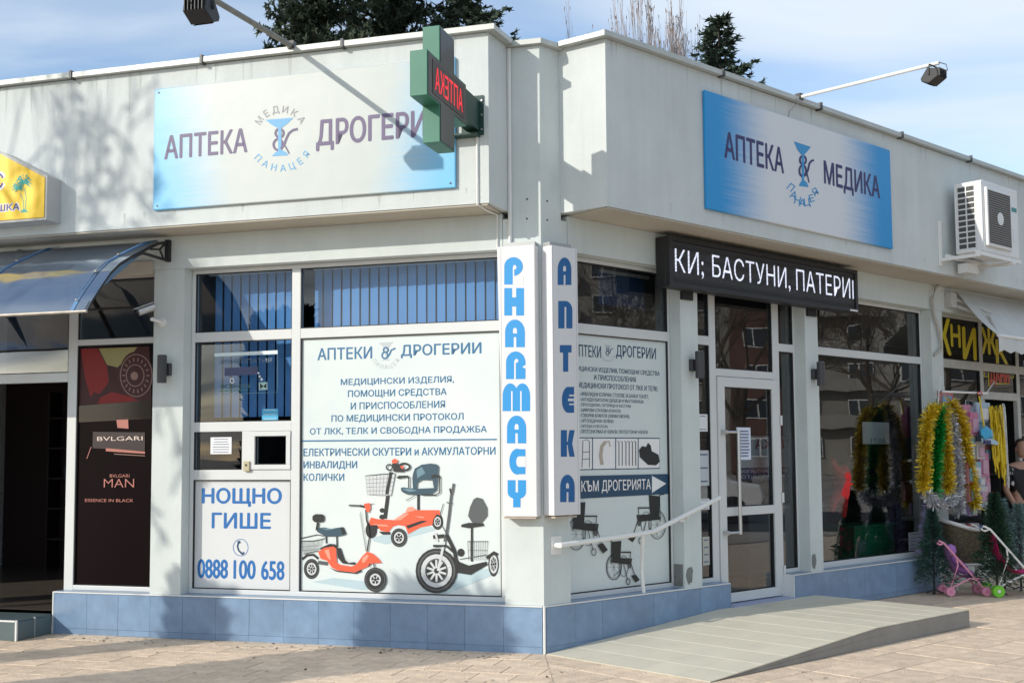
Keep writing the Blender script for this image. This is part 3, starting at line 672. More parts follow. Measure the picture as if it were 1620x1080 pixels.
for s, a, b in (('КИ;', (255, 352), (450, 222)), ('БАСТУНИ,', (513, 388), (1050, 324)), ('ПАТЕРИI', (1095, 475), (1488, 401))):
    T(led, 'R', .153, s, *k(*a), *k(*b), LEDW, bold=-.006)
for u in (1.86, 3.93): MB().wbox('R', u - .06, u + .10, .002, .03, 3.05, 3.127).build('bracket', BLACK, led)
MB().wbox('R', 4.45, 4.60, .1725, .175, 3.137, 3.152).build('badge', WHITE, led)

# corner lightboxes with vertical words
def pylon(w, label, uv, offs, m):
    th = thing('lightbox_sign', label, 'sign', P(w, uv[0][0] * .5, .06, 2.2))
    (tl, tr, br, bl) = uv
    MB().hexa([P(w, *tl[:1], offs[0], tl[1]), P(w, tr[0], offs[0], tr[1]), P(w, br[0], offs[0], br[1]), P(w, bl[0], offs[0], bl[1])], [P(w, tl[0], offs[1], tl[1]), P(w, tr[0], offs[1], tr[1]), P(w, br[0], offs[1], br[1]), P(w, bl[0], offs[1], bl[1])]).build('box', m, th, bevel=.006)
    return th
BOXW = mat('lightbox_acrylic', (0.70, 0.705, 0.72), 0.35, var=0.05, vscale=3, streak=.04)
pl_ = pylon('L', 'tall narrow white lightbox with the light blue word PHARMACY running down it', [(.345, 3.335), (.020, 3.335), (.014, 1.112), (.299, 1.112)], (.006, .13), BOXW)
pr_ = pylon('R', 'tall narrow white lightbox with the dark blue word АПТЕКА running down it', [(-.005, 3.335), (.300, 3.335), (.306, 1.118), (-.003, 1.118)], (.006, .13), BOXW)
for w, th, us in (('L', pl_, (.03, .30)), ('R', pr_, (.02, .27))):
    for ue in ((us[0] - .012 if w == 'L' else .004), (us[1] + .008)): MB().wbox(w, ue, ue + .0035, .1302, .1306, 1.13, 3.32).build('edge_seam', mat('seam_grey', (.35, .36, .38), .6), th)
    MB().wbox(w, us[0], us[1], .0, .085, 3.338, 3.372).build('top_bracket', mat('bracket_metal', (.4, .41, .41), .5, metal=.5), th)
    MB().wbox(w, us[0], us[1], .012, .12, 1.096, 1.110).build('bottom_rail', mat('rusty_white', (.5, .42, .34), .7, var=.3, vscale=20), th)
def arch(x0, x1, y0, y1, top=.5, n=14):
    cx, rx = (x0 + x1) / 2, (x1 - x0) / 2; ry = (y1 - y0) * top
    return [(x0, y0), (x1, y0)] + [(cx + rx * math.cos(math.pi * i / n), y1 - ry + ry * math.sin(math.pi * i / n)) for i in range(n + 1)]
def ell(cx, cy, rx, ry, n=22): return [(cx + rx * math.cos(2 * math.pi * i / n), cy + ry * math.sin(2 * math.pi * i / n)) for i in range(n)]
def rc(x0, y0, x1, y1): return [(x0, y0), (x1, y0), (x1, y1), (x0, y1)]
GL = {'A': [(1, arch(0, 1, 0, 1, .45)), (0, rc(.44, 0, .56, .36)), (0, arch(.40, .60, .50, .70, .5))],
      'П': [(1, arch(0, 1, 0, 1, .35)), (1, rc(0, .6, .5, 1)), (0, rc(.44, 0, .56, .78))],
      'T': [(1, rc(0, .72, 1, 1)), (1, rc(.28, 0, .72, .73))],
      'E': [(1, ell(.5, .5, .5, .5)), (1, rc(.5, 0, 1, .38)), (1, rc(.5, .62, 1, 1)), (0, rc(.5, .45, 1.02, .52)), (0, rc(.5, .52, 1.02, .55)), (0, rc(.60, .30, 1.02, .36)), (0, rc(.60, .64, 1.02, .70))],
      'K': [(1, rc(0, 0, .44, 1)), (1, [(.46, .5), (.62, 1), (1, 1), (.82, .5), (1, 0), (.62, 0)]), (0, rc(.44, .56, .50, 1)), (0, rc(.44, 0, .50, .44)), (1, rc(.40, .44, .7, .56))],
      'P': [(1, rc(0, 0, .46, .7)), (1, ell(.5, .66, .5, .34)), (0, rc(.46, 0, .53, .62)), (0, ell(.56, .63, .09, .08)), (0, rc(.53, 0, 1.02, .30))],
      'H': [(1, rc(0, 0, .40, 1)), (1, rc(.60, 0, 1, 1)), (1, rc(.36, .33, .64, .66))],
      'R': [(1, arch(0, 1, 0, 1, .40)), (0, rc(.42, 0, .50, .66)), (0, ell(.54, .66, .09, .07)), (0, [(.84, .44), (1.02, .36), (1.02, .52)])],
      'M': [(1, arch(0, .56, 0, 1, .45)), (1, arch(.44, 1, 0, 1, .45)), (1, rc(.3, 0, .7, .8)), (0, rc(.31, 0, .36, .72)), (0, rc(.64, 0, .69, .72))],
      'C': [(1, ell(.5, .5, .5, .5)), (1, rc(.5, .02, 1, .98)), (0, ell(.60, .5, .16, .20)), (0, rc(.6, .30, 1.02, .70))],
      'Y': [(1, rc(0, .55, 1, 1)), (1, ell(.5, .55, .5, .25)), (1, rc(.30, 0, .70, .5)), (0, rc(.44, .55, .56, 1.02))]}
def column(th, w, off, cells, m):
    for ch, x0, y0, x1, y1 in cells:
        pr = Print(w, off); top = Vector((0, 0))
        for c, pts in GL[ch]: pr.poly([(x0 + a * (x1 - x0), y1 - b * (y1 - y0)) for a, b in pts], m if c else BOXW)
        pr.build('letter', th)
column(pl_, 'L', .1312, [('P', 797.7, 406.7, 827.3, 450), ('H', 797.7, 455.5, 829, 499), ('A', 799, 505.3, 830.4, 549), ('R', 800.5, 555.6, 831.4, 599.4), ('M', 795.2, 606, 838.6, 650), ('A', 802, 657, 832.5, 701), ('C', 805.5, 709.2, 831.2, 750.4), ('Y', 803, 759, 832.2, 802)], mat('pylon_light_blue', rgb(35, 140, 205), .4))
column(pr_, 'R', .1312, [('A', 882.3, 407.3, 904, 450.7), ('П', 883.3, 476, 905.7, 519.3), ('T', 885.7, 545.7, 904.3, 587.7), ('E', 889, 611.7, 908.3, 652.7), ('K', 887.3, 680, 909.3, 722), ('A', 886.3, 750.4, 909.3, 793.7)], mat('pylon_dark_blue', rgb(22, 92, 150), .4))

# cross sign
GRN = mat('green_casing', rgb(52, 118, 96), .45, var=.15, vscale=5); DKF = mat('cross_face', (0.035, 0.032, 0.03), .35, var=.3, vscale=12); DGR = mat('dark_green_plate', (0.012, 0.05, 0.04), .5)
cr = thing('pharmacy_cross_sign', 'green pharmacy cross sign with red LED word АПТЕКА projecting from the left parapet', 'sign', P('L', .45, .38, 4.35))
u0, u1 = .392, .525
oa, ob, oc, od = .767, 1.043, 1.371, 1.630; za, zb, zc, zd = 3.908, 4.184, 4.518, 4.785
cross = [(ob, za), (oc, za), (oc, zb), (od, zb), (od, zc), (oc, zc), (oc, zd), (ob, zd), (ob, zc), (oa, zc), (oa, zb), (ob, zb)]
MB().hexa([P('L', u0, o, z) for o, z in cross], [P('L', u1, o, z) for o, z in cross]).build('casing', GRN, cr, bevel=.003)
for uu in ((u0 - .004, u0 - .0005), (u1 + .0005, u1 + .004)):
    ins = [(o + (.012 if o in (oa, ob) and not (o == ob and False) else -.012), z + (.012 if z in (za, zb) else -.012)) for o, z in cross]
    MB().hexa([P('L', uu[0], o, z) for o, z in ins], [P('L', uu[1], o, z) for o, z in ins]).build('cross_face', DKF, cr)
MB().hexa([P('L', u0 - .007, o, z) for o, z in ((.83, 4.225), (1.53, 4.225), (1.53, 4.475), (.83, 4.475))], [P('L', u0 - .0045, o, z) for o, z in ((.83, 4.225), (1.53, 4.225), (1.53, 4.475), (.83, 4.475))]).build('led_panel', mat('led_black', (.03, .006, .006), .4), cr)
CROSS_TXT = (cr, u0 - .0085)
MB().wbox('L', .405, .512, .40, oa - .001, 4.25, 4.50).build('arm_bracket', DGR, cr); MB().wbox('L', .37, .56, .381, .392, 4.215, 4.545).build('wall_plate', DGR, cr)
for z in (4.26, 4.38, 4.50): MB().cyl(P('L', .384, .392, z), NN['L'], .009, .01, n=8).build('bolt', STEEL, cr)
MB().wbox('L', .40, .70, .383, .50, 4.20, 4.213).build('bottom_plate', DGR, cr)

# yellow sign box
yb = thing('lightbox_sign', 'yellow sign box with green palm trees at the far left of the left parapet', 'sign', P('L', 5.4, .38, 4.0))
ys = [(4.43, 3.742), (7.2, 3.742), (7.2, 4.14), (6.35, 4.52), (5.30, 4.52), (4.93, 4.40), (4.43, 4.142)]
MB().hexa([P('L', u, .381, z) for u, z in ys], [P('L', u, .575, z) for u, z in ys]).build('box', mat('pale_grey_casing', (.5, .5, .49), .6, var=.1), yb)
YL = mat('yellow_acrylic', rgb(250, 205, 12), .4, var=.1, vscale=2)
ysi = [(4.452, 3.764), (7.18, 3.764), (7.18, 4.13), (6.34, 4.498), (5.305, 4.498), (4.94, 4.378), (4.452, 4.126)]
MB().hexa([P('L', u, .576, z) for u, z in ysi], [P('L', u, .583, z) for u, z in ysi]).build('face', YL, yb)
pr = Print('L', .584, 0, 230, 7.714); TEAL = mat('teal_print', rgb(20, 160, 150), .5); NB = mat('navy_letter', rgb(50, 45, 125), .5); WP = mat('white_print', (.8, .8, .8), .5)
pr.line([(248, 585), (280, 660), (292, 800)], 9, TEAL).line([(300, 520), (318, 640), (308, 800)], 9, TEAL).poly([(240, 822), (290, 770), (350, 812)], TEAL)
for cx, cy, sc in ((290, 450, 1.0), (215, 520, .75)):
    for a in (200, 165, 135, 100, 60, 25, -10, -35, 235, 260):
        x1, y1 = cx + 110 * sc * math.cos(rad(a)), cy - 85 * sc * math.sin(rad(a)) + 25 * sc * abs(math.cos(rad(a)))
        mxx, myy = cx + 60 * sc * math.cos(rad(a)), cy - 75 * sc * math.sin(rad(a)) - 22 * sc
        pr.poly([(cx, cy - 10), (mxx, myy - 12 * sc), (x1, y1), (mxx, myy + 16 * sc), (cx, cy + 14)], TEAL)
pr.build('palm_picture', yb)
for m_, b_, o_ in ((WP, .10, .5842), (NB, .03, .5850)):
    T(yb, 'L', o_, 'УШКА', -118 if b_ < .05 else -122, 812 if b_ < .05 else 820, 236 if b_ < .05 else 246, 706 if b_ < .05 else 698, m_, bold=b_, ox=0, oy=230, k=7.714)
    T(yb, 'L', o_, 'МАКС', -330, 545 if b_ < .05 else 560, 36 if b_ < .05 else 48, 345 if b_ < .05 else 330, m_, bold=b_, ox=0, oy=230, k=7.714)

# ---- printed film on the infill panels: each its own thing
TL = mat('teal_blue_print', rgb(45, 105, 145), .45); TB = mat('bright_blue_print', rgb(18, 100, 168), .45); TR = mat('slate_blue_print', rgb(38, 72, 100), .45)
FILM = mat('printed_film', rgb(213, 220, 218), .32, var=.10, vscale=1.6, alt=rgb(200, 211, 212))
FILMW = mat('printed_film_white', (.62, .64, .655), .32, var=.03)
nf = thing('window_poster', 'white poster reading НОЩНО ГИШЕ with a blue phone number below the service hatch', 'poster', P('L', 2.84, -.15, .9))
MB().wbox('L', 2.362, 3.326, GO + .0005, GO + .002, ZA + .009, ZB - .009).build('film', FILMW, nf)
kf = dict(ox=300, oy=670, k=4.0); q = GO + .003
T(nf, 'L', q, 'НОЩНО', 80, 503, 580, 408, TB, bold=.035, **kf); T(nf, 'L', q, 'ГИШЕ', 142, 658, 512, 566, TB, bold=.035, **kf)
T(nf, 'L', q, '0888', 52, 973, 240, 860, TB, bold=.03, **kf); T(nf, 'L', q, '100', 280, 978, 415, 865, TB, bold=.03, **kf); T(nf, 'L', q, '658', 455, 984, 597, 870, TB, bold=.03, **kf)
pr = Print('L', q, 300, 670, 4.0); pr.ring(323, 782, 47, 53, 4, TB)
pr.line([(308, 752), (303, 775), (310, 800), (328, 818)], 11, TR).poly([(300, 742), (318, 738), (324, 752), (308, 762)], TR).poly([(322, 822), (342, 808), (348, 820), (334, 830)], TR); pr.build('phone_symbol', nf)

gf = thing('window_poster', 'large pale poster of orange and black mobility scooters with blue text АПТЕКИ ДРОГЕРИИ', 'poster', P('L', 1.35, -.15, 1.5))
MB().wbox('L', .409, 2.258, GO + .0005, GO + .002, ZA + .009, ZF - .009).build('film', FILM, gf)
kg = dict(ox=460, oy=380, k=3.1775); kh = dict(ox=460, oy=680, k=2.8425)
T(gf, 'L', q, 'АПТЕКИ', 135, 602, 408, 534, TL, bold=.024, **kg); T(gf, 'L', q, 'ДРОГЕРИИ', 555, 582, 957, 512, TL, bold=.024, **kg)
for s, a in (('МЕДИЦИНСКИ ИЗДЕЛИЯ,', (252, 728, 820, 681)), ('ПОМОЩНИ СРЕДСТВА', (288, 788, 783, 742)), ('И ПРИСПОСОБЛЕНИЯ', (302, 850, 775, 805)), ('ПО МЕДИЦИНСКИ ПРОТОКОЛ', (205, 912, 868, 867)), ('ОТ ЛКК, ТЕЛК И СВОБОДНА ПРОДАЖБА', (97, 976, 985, 931))):
    T(gf, 'L', q, s, *a, TL, bold=.024, **kg)
T(gf, 'L', q, 'ЕЛЕКТРИЧЕСКИ СКУТЕРИ и АКУМУЛАТОРНИ', 58, 117, 920, 75, TL, bold=.026, **kh); T(gf, 'L', q, 'ИНВАЛИДНИ', 58, 172, 298, 139, TL, bold=.026, **kh); T(gf, 'L', q, 'КОЛИЧКИ', 58, 228, 240, 195, TL, bold=.026, **kh)
GRL = mat('pale_grey_print', rgb(178, 186, 190), .45)
pr = Print('L', q, 460, 380, 3.1775)
pr.poly([(443, 516), (517, 510), (492, 540), (470, 542)], GRL).poly([(455, 605), (478, 592), (500, 602)], GRL).line([(480, 540), (480, 596)], 9, GRL)
pr.ring(478, 551, 12, 12, 8, TL).ring(473, 578, 14, 16, 8, TL).line([(484, 590), (498, 570), (505, 552), (526, 542)], 8, TL)
pr.line([(56, 1008), (1036, 1000)], 7, TL); pr.build('emblem', gf)
arc_text(gf, 'L', q, 'ПАНАЦЕЯ', 460 + 478 / 3.1775, 380 + 570 / 3.1775, 76 / 3.1775, 76 / 3.1775, 212, 330, 27 / 3.1775, GRL, inside=True, bold=.01)
# scooters (flat pictures)
ORG = mat('orange_red_print', rgb(240, 92, 62), .4); ORL = mat('light_orange_print', rgb(246, 150, 128), .4); BK = mat('black_print', rgb(38, 40, 42), .4); GK = mat('charcoal_print', rgb(82, 86, 88), .4); SILV = mat('silver_print', rgb(196, 200, 202), .4); BLU = mat('dark_teal_print', rgb(52, 78, 92), .4); BLL = mat('light_teal_print', rgb(100, 132, 146), .4); SH = mat('soft_shadow_print', rgb(176, 196, 202), .4)
def wheel(pr, cx, cy, rx, ry, tyre, hub=.55, sp=6):
    pr.disc(cx, cy, rx, ry, BK); pr.ring(cx, cy, rx * .86, ry * .86, rx * .08, GK); pr.disc(cx, cy, rx * hub, ry * hub, SILV); pr.disc(cx, cy, rx * hub * .72, ry * hub * .72, BK)
    for i in range(sp):
        a = 2 * math.pi * i / sp + .3; pr.line([(cx, cy), (cx + rx * hub * math.cos(a), cy + ry * hub * math.sin(a))], rx * .10, SILV)
    pr.disc(cx, cy, rx * .12, ry * .12, BK)
pr = Print('L', q + .0004, 470, 790, 6.97)
pr.poly([(170, 905), (400, 860), (760, 900), (980, 985), (700, 990)], SH)
wheel(pr, 160, 762, 86, 112, 0, .62, 7)
pr.line([(55, 655), (110, 612), (180, 605), (235, 650)], 26, BK).line([(230, 690), (340, 705)], 40, GK)
for i in range(17): pr.line([(48 + i * 15, 425 - i * 1.5 + 30), (75 + i * 11, 600 - i * 1.6)], 3, GK)
pr.line([(45, 425), (220, 385), (300, 400)], 9, BK).line([(50, 455), (180, 455), (310, 425)], 7, BK).line([(70, 600), (235, 560)], 6, BK).line([(48, 520), (240, 500)], 3, GK).line([(48, 560), (240, 540)], 3, GK)
pr.line([(320, 400), (322, 480)], 14, BK).line([(437, 400), (440, 520)], 14, BK)
pr.poly([(245, 540), (300, 510), (360, 485), (420, 490), (440, 530), (300, 560)], BK)
pr.poly([(232, 575), (300, 530), (400, 515), (430, 540), (437, 690), (470, 715), (600, 735), (650, 715), (720, 620), (770, 572), (830, 590), (890, 640), (935, 695), (830, 700), (760, 745), (700, 770), (640, 800), (450, 780), (380, 745), (330, 670), (260, 650)], ORG)
pr.poly([(300, 560), (350, 545), (370, 660), (345, 650)], ORL).poly([(720, 640), (770, 600), (790, 620), (745, 690), (715, 690)], ORL)
pr.poly([(435, 530), (480, 530), (520, 650), (560, 680), (640, 690), (640, 715), (500, 700), (450, 640)], BK).poly([(520, 655), (560, 672), (650, 686), (570, 695)], SILV)
pr.poly([(350, 745), (450, 782), (640, 805), (710, 770), (710, 790), (650, 815), (430, 790)], BK)
pr.poly([(215, 345), (235, 310), (300, 305), (370, 320), (510, 300), (542, 375), (520, 390), (440, 405), (310, 402), (250, 370)], BLU).poly([(250, 310), (320, 318), (430, 320), (330, 335)], BLL).poly([(475, 310), (510, 302), (542, 375), (500, 385)], BK)
pr.line([(215, 335), (230, 250)], 26, BK).poly([(170, 180), (200, 158), (280, 160), (302, 185), (298, 235), (270, 248), (190, 245), (168, 220)], BK)
pr.line([(757, 110), (765, 220), (790, 320), (795, 430), (770, 570)], 15, BK).line([(700, 130), (720, 300), (762, 560)], 4, GK).line([(690, 150), (730, 400), (755, 570)], 3, GK)
pr.line([(570, 62), (700, 66)], 18, GK).line([(690, 66), (760, 80)], 22, BK).line([(800, 50), (848, 44)], 6, BK).poly([(735, 45), (800, 35), (812, 90), (790, 140), (765, 130)], ORG).line([(800, 700), (790, 740)], 10, BK).line([(845, 700), (850, 750)], 12, BK)
wheel(pr, 862, 880, 122, 134, 0, .5, 5)
pr.build('scooter_picture', gf)
pr = Print('L', q + .0006, 570, 720, 7.2)
pr.poly([(120, 935), (300, 900), (800, 810), (860, 850), (560, 930), (300, 1010), (160, 980)], SH)
wheel(pr, 880, 755, 64, 92, 0, .62, 5); pr.disc(125, 850, 66, 92, BK)
pr.line([(280, 720), (315, 450), (350, 190)], 42, BK).disc(250, 625, 30, 26, BK).disc(250, 700, 34, 28, BK)
pr.line([(662, 440), (662, 630)], 30, BK)
pr.poly([(515, 640), (540, 590), (590, 582), (630, 610), (620, 650)], ORL)
pr.poly([(100, 760), (120, 705), (200, 725), (380, 735), (500, 655), (640, 622), (900, 622), (912, 680), (870, 665), (830, 730), (820, 790), (680, 820), (545, 895), (530, 850), (510, 805), (430, 790), (370, 810), (320, 870), (230, 855), (190, 800), (120, 800)], ORG)
pr.poly([(140, 780), (300, 790), (320, 810), (180, 800)], ORL).poly([(520, 800), (700, 740), (770, 745), (545, 835)], BK).poly([(620, 690), (740, 700), (700, 715)], ORL).poly([(110, 795), (190, 790), (210, 830), (120, 840)], BK).poly([(210, 865), (340, 870), (340, 900), (250, 900)], BK)
pr.poly([(370, 740), (460, 735), (560, 660), (500, 660)], ORL)
wheel(pr, 440, 935, 92, 106, 0, .62, 5)
pr.poly([(58, 232), (250, 210), (400, 205), (350, 458), (200, 455), (78, 440)], SILV)
for i in range(9): pr.line([(60 + i * 42, 232 - i * 3), (80 + i * 34, 445 + i * 1.5)], 2.5, GK)
for i in range(6): pr.line([(60 + i * 4, 235 + i * 42), (395 - i * 9, 208 + i * 48)], 2.5, GK)
pr.line([(55, 232), (250, 212), (400, 205)], 6, BK).line([(350, 190), (300, 440)], 34, BK)
pr.ring(500, 130, 62, 38, 22, BK).ring(330, 135, 34, 32, 14, BK).poly([(360, 90), (440, 95), (500, 190), (380, 185)], BK).poly([(355, 60), (390, 35), (428, 55), (420, 85), (365, 90)], ORG).poly([(450, 125), (500, 120), (480, 155)], ORG)
pr.poly([(600, 210), (620, 150), (700, 105), (800, 92), (870, 100), (892, 130), (880, 260), (800, 280), (700, 278), (650, 310), (640, 390), (600, 380), (592, 260)], BLU).poly([(640, 170), (700, 130), (740, 200), (650, 260)], BLL)
pr.poly([(820, 270), (880, 260), (870, 400), (840, 390)], BLU).poly([(460, 375), (480, 362), (620, 380), (840, 370), (862, 400), (800, 440), (640, 450), (520, 440), (470, 410)], BLU).poly([(475, 380), (560, 378), (650, 400), (560, 415)], BLL)
pr.line([(905, 250), (905, 420), (860, 450), (700, 448)], 14, BK).poly([(410, 250), (440, 230), (540, 228), (560, 245), (430, 265)], BK).line([(552, 245), (552, 370)], 14, BK).poly([(800, 240), (840, 215), (905, 225), (910, 250), (820, 262)], BK).line([(620, 458), (520, 512)], 7, BK)
pr.build('scooter_picture', gf)
pr = Print('L', q + .0008, 460, 680, 2.8425)
pr.poly([(590, 725), (700, 735), (940, 640), (900, 620), (760, 640)], SH)
wheel(pr, 912, 602, 24, 56, 0, .75, 8); pr.disc(765, 550, 16, 18, BK)
for i in range(10): pr.line([(795 + i * 10, 500), (800 + i * 9, 585)], 1.6, GK)
pr.line([(795, 500), (888, 500)], 2.5, BK).line([(800, 540), (885, 540)], 1.5, GK)
pr.line([(814, 435), (814, 590)], 9, BK)
pr.poly([(735, 545), (755, 590), (800, 608), (880, 590), (885, 605), (810, 650), (740, 640)], BK).line([(760, 580), (880, 560)], 3, GK).line([(880, 575), (915, 550), (930, 560)], 14, BK)
pr.poly([(838, 302), (862, 308), (884, 350), (884, 385), (860, 415), (815, 415), (797, 385), (806, 345), (822, 310)], GK).poly([(768, 424), (800, 416), (865, 418), (870, 430), (800, 440), (765, 434)], BK)
pr.line([(722, 290), (712, 380), (700, 470), (655, 640)], 12, GK).line([(700, 470), (735, 540), (750, 620)], 16, BK).line([(686, 330), (672, 380), (680, 430), (700, 465)], 3, BK)
pr.line([(724, 290), (733, 240)], 11, GK).line([(715, 262), (722, 290)], 7, BK).line([(700, 325), (728, 330)], 5, GK).line([(640, 480), (690, 475)], 16, BK).line([(650, 460), (660, 500)], 9, SILV)
wheel(pr, 655, 632, 94, 101, 0, .74, 10); pr.ring(655, 632, 48, 52, 6, GK)
pr.line([(690, 500), (662, 632)], 11, SILV).line([(640, 520), (700, 520), (745, 560)], 10, BK)
pr.build('scooter_picture', gf)

rf = thing('window_poster', 'pale poster of wheelchairs, walking canes and a navy arrow reading КЪМ ДРОГЕРИЯТА', 'poster', P('R', 1.1, -.15, 1.5))
MB().wbox('R', .369, 1.759, GO + .0005, GO + .002, ZA + .009, ZF - .009).build('film', FILM, rf)
kr = dict(ox=840, oy=360, k=3.0); ks = dict(ox=840, oy=680, k=2.7)
T(rf, 'R', q, 'АПТЕКИ', 203, 608, 332, 563, TR, bold=.014, **kr); T(rf, 'R', q, 'ДРОГЕРИИ', 405, 611, 592, 572, TR, bold=.014, **kr)
for s, a in (('МЕДИЦИНСКИ ИЗДЕЛИЯ, ПОМОЩНИ СРЕДСТВА', (179, 676, 610, 682)), ('И ПРИСПОСОБЛЕНИЯ', (300, 722, 497, 709)), ('ПО МЕДИЦИНСКИ ПРОТОКОЛ ОТ ЛКК И ТЕЛК:', (187, 756, 602, 753))): T(rf, 'R', q, s, *a, TR, bold=.02, **kr)
for s, a in (('› ИНВАЛИДНИ КОЛИЧКИ, СТОЛОВЕ ЗА БАНЯ И ТОАЛЕТ;', (232, 797, 558, 793)), ('› АНТИДЕКУБИТАЛНИ ДЮШЕЦИ И ВЪЗГЛАВНИЦИ;', (232, 822, 535, 818)), ('› ПРОХОДИЛКИ, ПАТЕРИЦИ И БАСТУНИ;', (232, 846, 475, 840)), ('› ЦИФРОВИ СЛУХОВИ АПАРАТИ;', (232, 872, 426, 862)),
             ('› ГОВОРНИ АПАРАТИ (ЛАРИНГОФОНИ);', (232, 898, 468, 887)), ('› ОРТОПЕДИЧНИ ОБУВКИ;', (232, 923, 392, 911)), ('› ОРТЕЗИ И ПРОТЕЗИ;', (232, 948, 365, 937)), ('› ПРОТЕЗНИ РЪКА И ЧОРАПИ, ПРОТЕКТОРНИ ЧОРАПИ', (232, 975, 553, 962))): T(rf, 'R', q, s, *a, TR, bold=.012, **kr)
pr = Print('R', q, 840, 360, 3.0)
pr.poly([(348, 556), (384, 558), (372, 572), (360, 572)], GRL).poly([(352, 612), (364, 605), (380, 613)], GRL).ring(365, 578, 6, 6, 4, TR).ring(363, 594, 7.5, 8.5, 4, TR).line([(368, 602), (376, 590), (380, 577), (390, 573)], 4, TR); pr.build('emblem', rf)
arc_text(rf, 'R', q, 'ПАНАЦЕЯ', 840 + 366 / 3, 360 + 592 / 3, 38 / 3, 46 / 3, 212, 330, 15 / 3, GRL, inside=True, bold=.01)
pr = Print('R', q, 840, 680, 2.7)
pr.poly([(150, 33), (550, 35), (550, 162), (150, 170)], WP).line([(150, 33), (550, 35), (550, 163), (150, 170)], 4.5, TR, True)
for x in (263, 362, 458): pr.line([(x, 34), (x, 167)], 4, TR)
pr.line([(218, 160), (222, 45), (240, 40), (250, 50), (250, 160)], 3, GK).line([(222, 95), (250, 92)], 3, GK).line([(222, 125), (250, 122)], 3, GK)
pr.line([(318, 50), (303, 70), (298, 110), (304, 148)], 15, mat('beige_print', rgb(176, 166, 152), .5)).line([(318, 50), (334, 48), (338, 70)], 6, mat('beige_print', rgb(176, 166, 152), .5))
for i, x in enumerate((376, 390, 406, 420, 434, 448)): pr.line([(x, 152), (x, 50), (x - 7, 47)], 3, BK)
pr.poly([(462, 85), (475, 68), (492, 72), (500, 54), (512, 66), (516, 90), (545, 105), (550, 135), (535, 150), (500, 148), (465, 115)], BK)
pr.poly([(150, 197), (587, 187), (587, 272), (150, 296)], TR).poly([(517, 195), (578, 228), (517, 268)], WP)
pr.build('picture_strip', rf)
T(rf, 'R', q + .0095, 'КЪМ ДРОГЕРИЯТА', 216, 264, 511, 208, WP, bold=.01, **ks)
def chair(pr, cx, cy, s, f=1):
    X = lambda *p: [(cx + f * a * s, cy + b * s) for a, b in p]
    pr.ring(cx + f * 14 * s, cy + 30 * s, 26 * s, 44 * s, 3.4, BK); pr.ring(cx + f * 14 * s, cy + 30 * s, 22 * s, 38 * s, 1.4, GK); pr.ring(cx - f * 20 * s, cy + 26 * s, 16 * s, 36 * s, 2.4, GK)
    for i in range(8):
        a = math.pi * i / 4; pr.line([(cx + f * 14 * s, cy + 30 * s), (cx + f * 14 * s + 22 * s * math.cos(a), cy + 30 * s + 38 * s * math.sin(a))], .9, GK)
    pr.poly(X((-12, -62), (22, -58), (20, 2), (-8, 4)), BK).poly(X((-50, 0), (18, -4), (24, 14), (-46, 22)), BK).poly(X((-48, 18), (-34, 22), (-36, 34), (-46, 34)), GK)
    pr.line(X((22, -62), (22, -40), (24, 20)), 3, BK).line(X((20, -62), (36, -64)), 3.5, BK).line(X((-44, 12), (-60, 62)), 3, BK).poly(X((-62, 55), (-46, 60), (-62, 84), (-76, 74)), BK).line(X((-46, -22), (-10, -22)), 6, BK).line(X((-44, -20), (-42, 10)), 3, GK).line(X((-20, 20), (-34, 76)), 3, BK)
    pr.ring(cx - f * 36 * s, cy + 80 * s, 6.5 * s, 10 * s, 3, BK); pr.line(X((-10, 40), (14, 60)), 2.5, GK)
pr = Print('R', q + .0004, 840, 680, 2.7)
chair(pr, 520, 362, 1.38, 1); chair(pr, 372, 548, 1.22, -1); chair(pr, 215, 400, 1.5, -1)
pr.build('wheelchair_picture', rf)

# perfume poster
pp = thing('window_poster', 'dark maroon perfume poster with BVLGARI MAN IN BLACK lettering in the shopfront', 'poster', P('L', 4.2, -.15, 1.5))
MB().wbox('L', 3.752, 4.592, GO + .0005, GO + .002, ZA + .009, ZF).build('film', mat('poster_black', (0.008, 0.004, 0.005), .3, var=.3, vscale=1.2, spec=.06), pp)
pr = Print('L', q, 110, 540, 2.7)
RD = mat('poster_red', rgb(128, 14, 14), .6); RD2 = mat('poster_deep_red', rgb(58, 8, 12), .6); GD = mat('poster_glow', rgb(150, 142, 92), .6); SV = mat('poster_silver', rgb(140, 108, 98), .5); PK = mat('poster_pink', rgb(170, 110, 100), .3); PLM = mat('poster_plum', rgb(34, 13, 18), .4)
pr.poly([(44, 30), (340, 20), (350, 250), (40, 275)], RD2).poly([(125, 30), (290, 24), (260, 60), (205, 110), (160, 100)], GD).poly([(48, 32), (120, 30), (160, 110), (168, 170), (150, 200), (125, 225), (105, 215), (90, 240), (65, 150)], RD)
pr.poly([(130, 240), (180, 215), (260, 235), (310, 262), (120, 270)], RD).disc(285, 130, 70, 88, RD2); pr.ring(285, 145, 68, 90, 4, SV).ring(280, 145, 38, 46, 4, SV).disc(277, 147, 16, 18, SV)
for i in range(18):
    a = 2 * math.pi * i / 18; pr.line([(283 + 46 * math.cos(a), 145 + 60 * math.sin(a)), (283 + 58 * math.cos(a), 145 + 76 * math.sin(a))], 5, SV)
pr.poly([(40, 275), (350, 250), (350, 330), (40, 345)], mat('poster_dark', (0.01, 0.004, 0.005), .15)).poly([(200, 335), (250, 332), (252, 372), (205, 368)], PK).poly([(100, 385), (322, 388), (322, 468), (98, 455)], PLM).poly([(155, 455), (322, 470), (322, 479), (155, 468)], PK)
pr.line([(92, 450), (74, 500)], 3, PK).line([(190, 480), (322, 488)], 3, SV)
pr.build('bottle_picture', pp)
